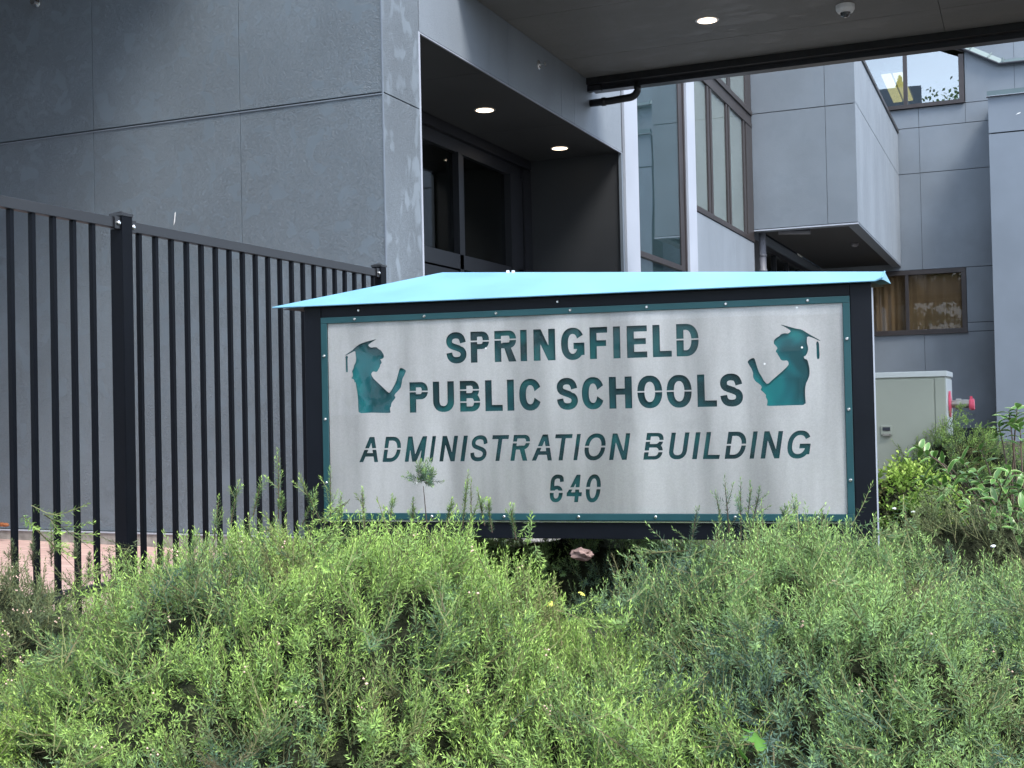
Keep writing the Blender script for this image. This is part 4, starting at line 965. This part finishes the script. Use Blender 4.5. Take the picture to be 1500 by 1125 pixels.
    # shaded twiggy inside
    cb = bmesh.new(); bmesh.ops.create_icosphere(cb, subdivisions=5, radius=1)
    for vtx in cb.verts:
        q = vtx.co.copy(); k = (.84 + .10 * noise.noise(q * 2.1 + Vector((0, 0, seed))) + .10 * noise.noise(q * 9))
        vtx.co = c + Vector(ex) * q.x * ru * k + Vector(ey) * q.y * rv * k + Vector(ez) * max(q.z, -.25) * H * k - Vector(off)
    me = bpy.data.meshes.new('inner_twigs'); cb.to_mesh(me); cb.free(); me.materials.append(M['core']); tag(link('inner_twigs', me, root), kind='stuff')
    return root
def px(x, y, v):
    """point seen at photo pixel (x, y) at v metres in front of the eye"""
    q = np.array([(x - 750) / FPX, (y - 562.5) / FPX, 1.0]) @ CM; return np.array(EYE) + q * v
STEMS = []
def stalk(x, y0, y1, v, lean=0, t=.5, n=4, side=.6):
    """a shoot standing clear of the mass: chain of sprigs from pixel row y0 up to y1"""
    out = []; p0 = px(x - lean, y0, v); p1 = px(x, y1, v)
    h = np.linalg.norm(p1 - p0); d = (p1 - p0) / h; STEMS.append((p0, p1))
    out += [(p0 + d * h * k / n, d + RNG.normal(0, .05, 3), h / n * 1.25, t) for k in range(n)]
    for k in range(int(3 * side * n / 2)):
        out.append((p0 + d * h * RNG.uniform(.2, .75), d + RNG.normal(0, .55, 3), h * RNG.uniform(.25, .4), t))
    return out
ex1 = []
for a in ((408, 760, 670, 4.35, 0), (348, 770, 712, 4.2, 10), (382, 760, 706, 4.3, 12), (440, 765, 702, 4.35, -30), (412, 750, 725, 4.3, 0), (484, 770, 695, 4.45, 0), (462, 770, 728, 4.4, 20), (320, 800, 735, 4.1, 8),
          (500, 775, 728, 4.4, 5), (530, 775, 722, 4.4, -5), (685, 780, 700, 4.35, 8), (700, 770, 722, 4.35, -10), (662, 765, 735, 4.35, 8), (605, 770, 735, 4.4, 0), (575, 770, 730, 4.4, 4), (748, 790, 745, 4.3, -8), (715, 780, 738, 4.3, -6),
          (690, 790, 712, 4.3, 0), (285, 830, 782, 4.0, 5), (215, 870, 828, 3.8, 5), (247, 850, 815, 3.9, 3)):
    ex1 += stalk(*a)
# round dried-looking tuft on one bare stem in front of the lettering
for k in range(34):
    a = PI * (.0 + random.random()); q0 = px(620, 712, 4.38); q1 = px(620 + 30 * math.cos(a) * random.uniform(.2, 1), 704 - 30 * math.sin(a) * random.uniform(.2, 1), 4.38 + random.uniform(-.05, .05))
    ex1.append((q0 * .4 + q1 * .6, q1 - q0 + RNG.normal(0, .03, 3), .04, .1))
STEMS.append((px(626, 775, 4.40), px(620, 712, 4.38)))
shrub('largest bright green needle-leaved shrub, filling the foreground below the left half of the sign', -.62, 3.42, 1.07, 1.12, 1.26, .26, 1500, PAL_G, 3, .50, extra=ex1, buds=60)
ex2 = []
for a in ((1062, 800, 708, 4.05, -8), (1085, 790, 712, 4.05, 0), (1100, 800, 716, 4.05, 10), (1112, 790, 722, 4.05, 14), (1050, 800, 730, 4.05, -12), (1165, 800, 735, 4.0, 4), (1240, 800, 765, 3.9, -10), (1253, 830, 790, 3.9, 0), (1205, 790, 752, 4.0, -5), (1020, 810, 752, 4.0, 10), (1150, 780, 745, 4.0, 0), (1345, 850, 800, 3.9, -20), (1390, 850, 800, 3.9, -12)):
    ex2 += stalk(*a, t=.15)
shrub('grey-green needle-leaved shrub in front of the right post of the sign', .80, 3.30, .86, 1.02, 1.235, .26, 1250, PAL_S, 9, .42, extra=ex2, buds=20)
shrub('low green shrub filling the dip below the number on the sign', .20, 3.02, .70, 1.00, .97, .22, 700, PAL_G, 14, .52)
shrub('grey-green shrub at the lower right corner of the picture', 1.46, 3.25, .72, 1.0, 1.085, .22, 900, PAL_S, 21, .33, buds=15)
shrub('dark olive shrub with pinkish buds at the foot of the fence, far left', -1.80, 4.15, .56, .66, 1.095, .40, 520, PAL_D, 27, .35, buds=150, extra=sum([stalk(*a, t=.1) for a in ((48, 830, 790, 4.3, 0), (75, 830, 775, 4.3, 0), (17, 830, 795, 4.3, 0), (109, 840, 800, 4.3, -8), (160, 860, 810, 4.2, -6), (178, 870, 820, 4.2, -12), (130, 850, 815, 4.2, 0))], []))
shrub('small yellow-green shrub at the lower left corner of the picture', -1.42, 2.95, .42, .55, .90, .30, 320, PAL_Y, 31, .45)
shrub('dark shaded shrub behind the right post of the sign', 1.86, 5.05, .66, .55, 1.14, .45, 360, PAL_D, 37, .28)
shrub('dark green plants in the shade beneath the sign', .42, 5.45, 1.20, .55, 1.08, .50, 600, PAL_S, 41, .45, cat='shrub')
shrub('dark shaded shrub under the left half of the sign', -.55, 6.15, 1.0, .45, 1.06, .55, 300, PAL_S, 43, .35)
shrub('mounded fine green shrub beside the utility cabinet', 3.42, 9.4, .62, .60, 1.36, .60, 420, PAL_G, 47, .5, ll=.022, lw=.005, K=18)
shrub('low fine green shrub before the far wall, right edge', 4.15, 9.2, .55, .5, 1.16, .60, 300, PAL_S, 53, .4, ll=.022, lw=.005, K=18)
shrub('bright yellow-green leafy shrub between the sign post and the utility cabinet', 2.02, 6.3, .30, .30, 1.27, .80, 190, PAL_Y, 59, .7, ll=.026, lw=.013, K=14, per=6, name='leafy_shrub')

# broad-leaved shrub with pale leaf margins
def leafmesh(L, w, fold, curl):
    n = 7; vs = []; fs = []; mi = []
    for k in range(n):
        t = k / (n - 1); ww = w * math.sin(PI * min(1, t * .94 + .03)) ** .75; z = -curl * t * t * L; x = t * L
        for s_, q in ((-1, 1), (-.86, .86), (0, 0), (.86, .86), (1, 1)):
            vs.append((x, s_ * ww, z + abs(s_) * ww * fold))
    for k in range(n - 1):
        for j in range(4):
            a = k * 5 + j; fs.append((a, a + 1, a + 6, a + 5)); mi.append(1 if j in (0, 3) else 0)
    me = bpy.data.meshes.new('leaf'); me.from_pydata(vs, [], fs); me.materials.append(M['green']); me.materials.append(M['cream'])
    me.polygons.foreach_set('material_index', mi); me.polygons.foreach_set('use_smooth', [True] * len(fs)); me.update(); return me
LV = [leafmesh(.080, .0145, .35, .25), leafmesh(.060, .013, .5, .5), leafmesh(.088, .014, .25, .1), leafmesh(.055, .0135, .3, .35)]
def broadleaf(label, base, tips, nleaf, name='variegated_shrub'):
    root = empty(name, base, label, 'shrub'); base = Vector(base); cnt = 0
    per = max(6, nleaf // len(tips))
    for (x, y, v) in tips:
        p = Vector(px(x, y, v)); mid = base.lerp(p, .55) + Vector((random.uniform(-.08, .08), random.uniform(-.08, .08), .08))
        pts = [base.lerp(mid, .3) if 0 else base - base, mid - base, (mid.lerp(p, .6) + Vector((0, 0, .02))) - base, p - base]
        MB().tube(pts, [.006, .0045, .003, .002], 6).build('branch', M['bark'], root, smooth=True)
        ax1 = (pts[3] - pts[1]).normalized()
        for k in range(per):
            if cnt >= 298: break
            o = link('leaf', random.choice(LV), root); cnt += 1
            back = .10 * (k / per) ** 1.2; az = k * 2.4 + random.uniform(-.4, .4)
            t1 = ax1.cross(Vector((0, 0, 1))).normalized(); t2 = ax1.cross(t1)
            d = (ax1 * random.uniform(.15, .6) + t1 * math.cos(az) + t2 * math.sin(az) + Vector((0, 0, .15))).normalized()
            X = d; Z = (Vector((0, 0, 1)) - X * X.z + Vector((random.uniform(-.3, .3), random.uniform(-.3, .3), 0))); Z = (Z - X * Z.dot(X)).normalized(); Yv = Z.cross(X)
            sc_ = random.uniform(.75, 1.15)
            mt = Matrix((X, Yv, Z)).transposed().to_4x4(); mt.translation = p - base - ax1 * back; o.matrix_local = mt @ Matrix.Scale(sc_, 4)
    return root
tips = [(1478, 603, 5.3), (1462, 618, 5.3), (1494, 622, 5.2), (1490, 598, 5.3)]
tips += [(1345, 655, 5.6), (1365, 668, 5.6), (1385, 690, 5.4), (1405, 672, 5.5), (1415, 700, 5.4), (1392, 715, 5.3), (1430, 690, 5.3), (1440, 720, 5.2), (1420, 738, 5.1), (1455, 700, 5.2), (1460, 735, 5.1), (1480, 690, 5.1),
         (1490, 715, 5.1), (1478, 755, 5.0), (1450, 765, 5.0), (1495, 780, 4.9), (1470, 800, 4.9), (1375, 735, 5.4), (1350, 700, 5.6), (1400, 760, 5.2), (1496, 745, 4.9), (1435, 655, 5.4), (1370, 700, 5.5), (1520, 700, 5.0), (1530, 760, 4.9)]
broadleaf('tall leafy shrub with glossy green leaves edged in cream at the right edge', fwd(2.15, 5.3, .68), tips, 290)

# small loose things
def rock(name, p, r, m, label, cat, sq=(1, .7, .55), group=None):
    bm = bmesh.new(); bmesh.ops.create_icosphere(bm, subdivisions=3, radius=1)
    for vtx in bm.verts:
        k = 1 + .55 * noise.noise(vtx.co * 1.9 + Vector((p[0], 0, 0))); vtx.co = Vector((vtx.co.x * sq[0], vtx.co.y * sq[1], vtx.co.z * sq[2])) * k * r
    me = bpy.data.meshes.new(name); bm.to_mesh(me); bm.free(); me.materials.append(m); o = link(name, me, None, p); tag(o, label, cat, group); return o
rock('rock', px(852, 812, 4.75), .042, M['rock'], 'pinkish rock lying in the shade under the sign', 'rock')
for i, (x, y, v) in enumerate(((1310, 745, 5.5), (1338, 750, 5.4), (1368, 728, 5.6), (1455, 800, 4.6))):
    rock('pale_stone', px(x, y, v), .009, M['whitep'], ['pale stone nearest the right post of the sign', 'pale stone just right of the one by the sign post', 'pale stone beneath the cream-edged leaves', 'single pale stone low at the right edge among grey-green twigs'][i], 'stone', group='pale stones in the planting')
def flatleaf(name, p, L, m, label, cat, lobes=5, tilt=(0.5, 0, 0), stem=True):
    vs = [(0, 0, 0)]; n = 40
    for k in range(n):
        a = 2 * PI * k / n; r = L * (.62 + .38 * abs(math.cos(a * lobes / 2)) ** .7) * (1 if abs(a - PI) > .25 else .4)
        vs.append((r * math.cos(a), r * math.sin(a) * .9, -.22 * r * r / L + .06 * L * math.sin(a * lobes)))
    me = bpy.data.meshes.new(name); me.from_pydata(vs, [], [(0, 1 + k, 1 + (k + 1) % n) for k in range(n)]); me.materials.append(m)
    for q in me.polygons: q.use_smooth = True
    return tag(link(name, me, None, p, tilt), label, cat)
flatleaf('ivy_leaf', px(1108, 1080, 2.50), .034, M['ivy'], 'larger light green lobed leaf poking out of the lower right shrub', 'leaf', 5, (.45, .55, .6))
flatleaf('ivy_leaf', px(1093, 1108, 2.5), .026, M['ivy'], 'smaller light green lobed leaf at the bottom edge of the picture', 'leaf', 3, (1.1, -.3, 2.2))
flatleaf('fallen_leaf', px(805, 884, 3.35), .014, M['yellow'], 'tiny yellow leaf lying on the low middle shrub, left one', 'leaf', 2, (.7, 0, .3))
flatleaf('fallen_leaf', px(853, 869, 3.5), .013, M['yellow'], 'tiny yellow leaf lying on the low middle shrub, right one', 'leaf', 2, (.6, .2, 1.3))
o = rock('dead_leaf', (-7.12, 7.05, .78), .055, M['dead'], 'curled orange-brown leaf on the paving against the wall', 'leaf', (1, .5, .28))

# ------------------------------------------------------------------ across the street, behind the viewer (seen in the glass)
def tree(loc, h, rcrown, label, conifer=False, n=14000):
    root = empty('street_tree', loc, label, 'tree', 'trees across the street')
    MB().tube([(0, 0, 0), (.1, 0, h * .35), (0, .1, h * .7), (0, 0, h * .97)], [h * .022, h * .016, h * .009, .03], 9).build('trunk', M['bark'], root, smooth=True)
    for k in range(9):
        a = k * 2.4; z = h * (.3 + .055 * k); r = rcrown * (1 - .07 * k)
        MB().tube([(0, 0, z), (math.cos(a) * r * .4, math.sin(a) * r * .4, z + r * (.1 if conifer else .25)), (math.cos(a) * r * .8, math.sin(a) * r * .8, z + r * (.05 if conifer else .45))], [h * .008, h * .005, .02], 6).build('limb', M['bark'], root)
    d = rand_unit(n)
    if conifer:
        t = RNG.uniform(0, 1, n) ** .8; lay = np.round(t * 13) / 13 + RNG.normal(0, .012, n); ang = RNG.uniform(0, 6.28, n); rr = rcrown * (1.03 - lay) * np.sqrt(RNG.uniform(.05, 1, n)) * (1 + .25 * np.sin(ang * 5 + lay * 40))
        P = np.stack([np.cos(ang) * rr, np.sin(ang) * rr, h * (.14 + .86 * lay) - rr * .25], 1)
    else:
        cl = rand_unit(38) * (RNG.uniform(.45, 1, (38, 1))); i = RNG.integers(0, 38, n)
        P = (cl[i] + RNG.normal(0, .13, (n, 3))) * np.array([rcrown, rcrown, h * .33]) + np.array([0, 0, h * .66])
    s = .13; a = rand_unit(n) * s; b = norm(np.cross(a, rand_unit(n))) * s * .6
    V = np.stack([P - a, P + b, P + a, P - b], 1); C = np.repeat((np.array([.15, .23, .11]) * RNG.uniform(.5, 1.6, (n, 1)))[:, None], 4, 1)
    tag(quadmesh('crown', V, M['treeleaf'], C, root), kind='stuff')
T0 = [((-5.8, -15.5, 0), 18.0, 3.6, True), ((-2.9, -17, 0), 17.6, 3.4, False), ((3.5, -19, 0), 14, 3.8, False), ((8.5, -21, 0), 15, 3.2, True), ((14, -19, 0), 12, 4.2, False), ((-10, -18, 0), 19, 4.4, False), ((-16, -17, 0), 18, 3.4, True)]
LB = ['conifer standing nearest the kerb across the street', 'round broadleaf tree to the right of the conifer nearest the kerb', 'smaller round broadleaf tree second from the right end of the row', 'conifer between the two round trees at the right of the row', 'round broadleaf tree at the right end of the row', 'broad round tree by the left gable of the pale building', 'conifer at the left end of the row across the street']
for (l, h, r, cf), lb in zip(T0, LB): tree(l, h, r, lb, cf)
OB = empty('street_building', (0, -27, 0), 'pale low building with a grey roof across the street behind the viewer', 'building')
def ob(name, mb, m, parent=OB, **k):
    o = mb.build(name, m, None, **k); o.parent = parent
    if parent is OB: o.location = -Vector(OB.location)
    return o
ob('wall', MB().box(-9, 13, -30.5, -26.5, 0, 2.9), M['pale'])
ob('roof', MB().prism([(-30.9, 2.95), (-26.0, 2.95), (-28.5, 4.1)], 0, -9.4, 13.4), M['tile'])
for x in (-7, -3.2, .8, 5, 9.2):
    o = ob('window', MB().box(x, x + 1.7, -26.49, -26.42, 1.0, 2.3), M['trimw']); sub('pane', MB().box(x + .08, x + 1.62, -26.418, -26.41, 1.08, 2.22), M['glassd'], o)
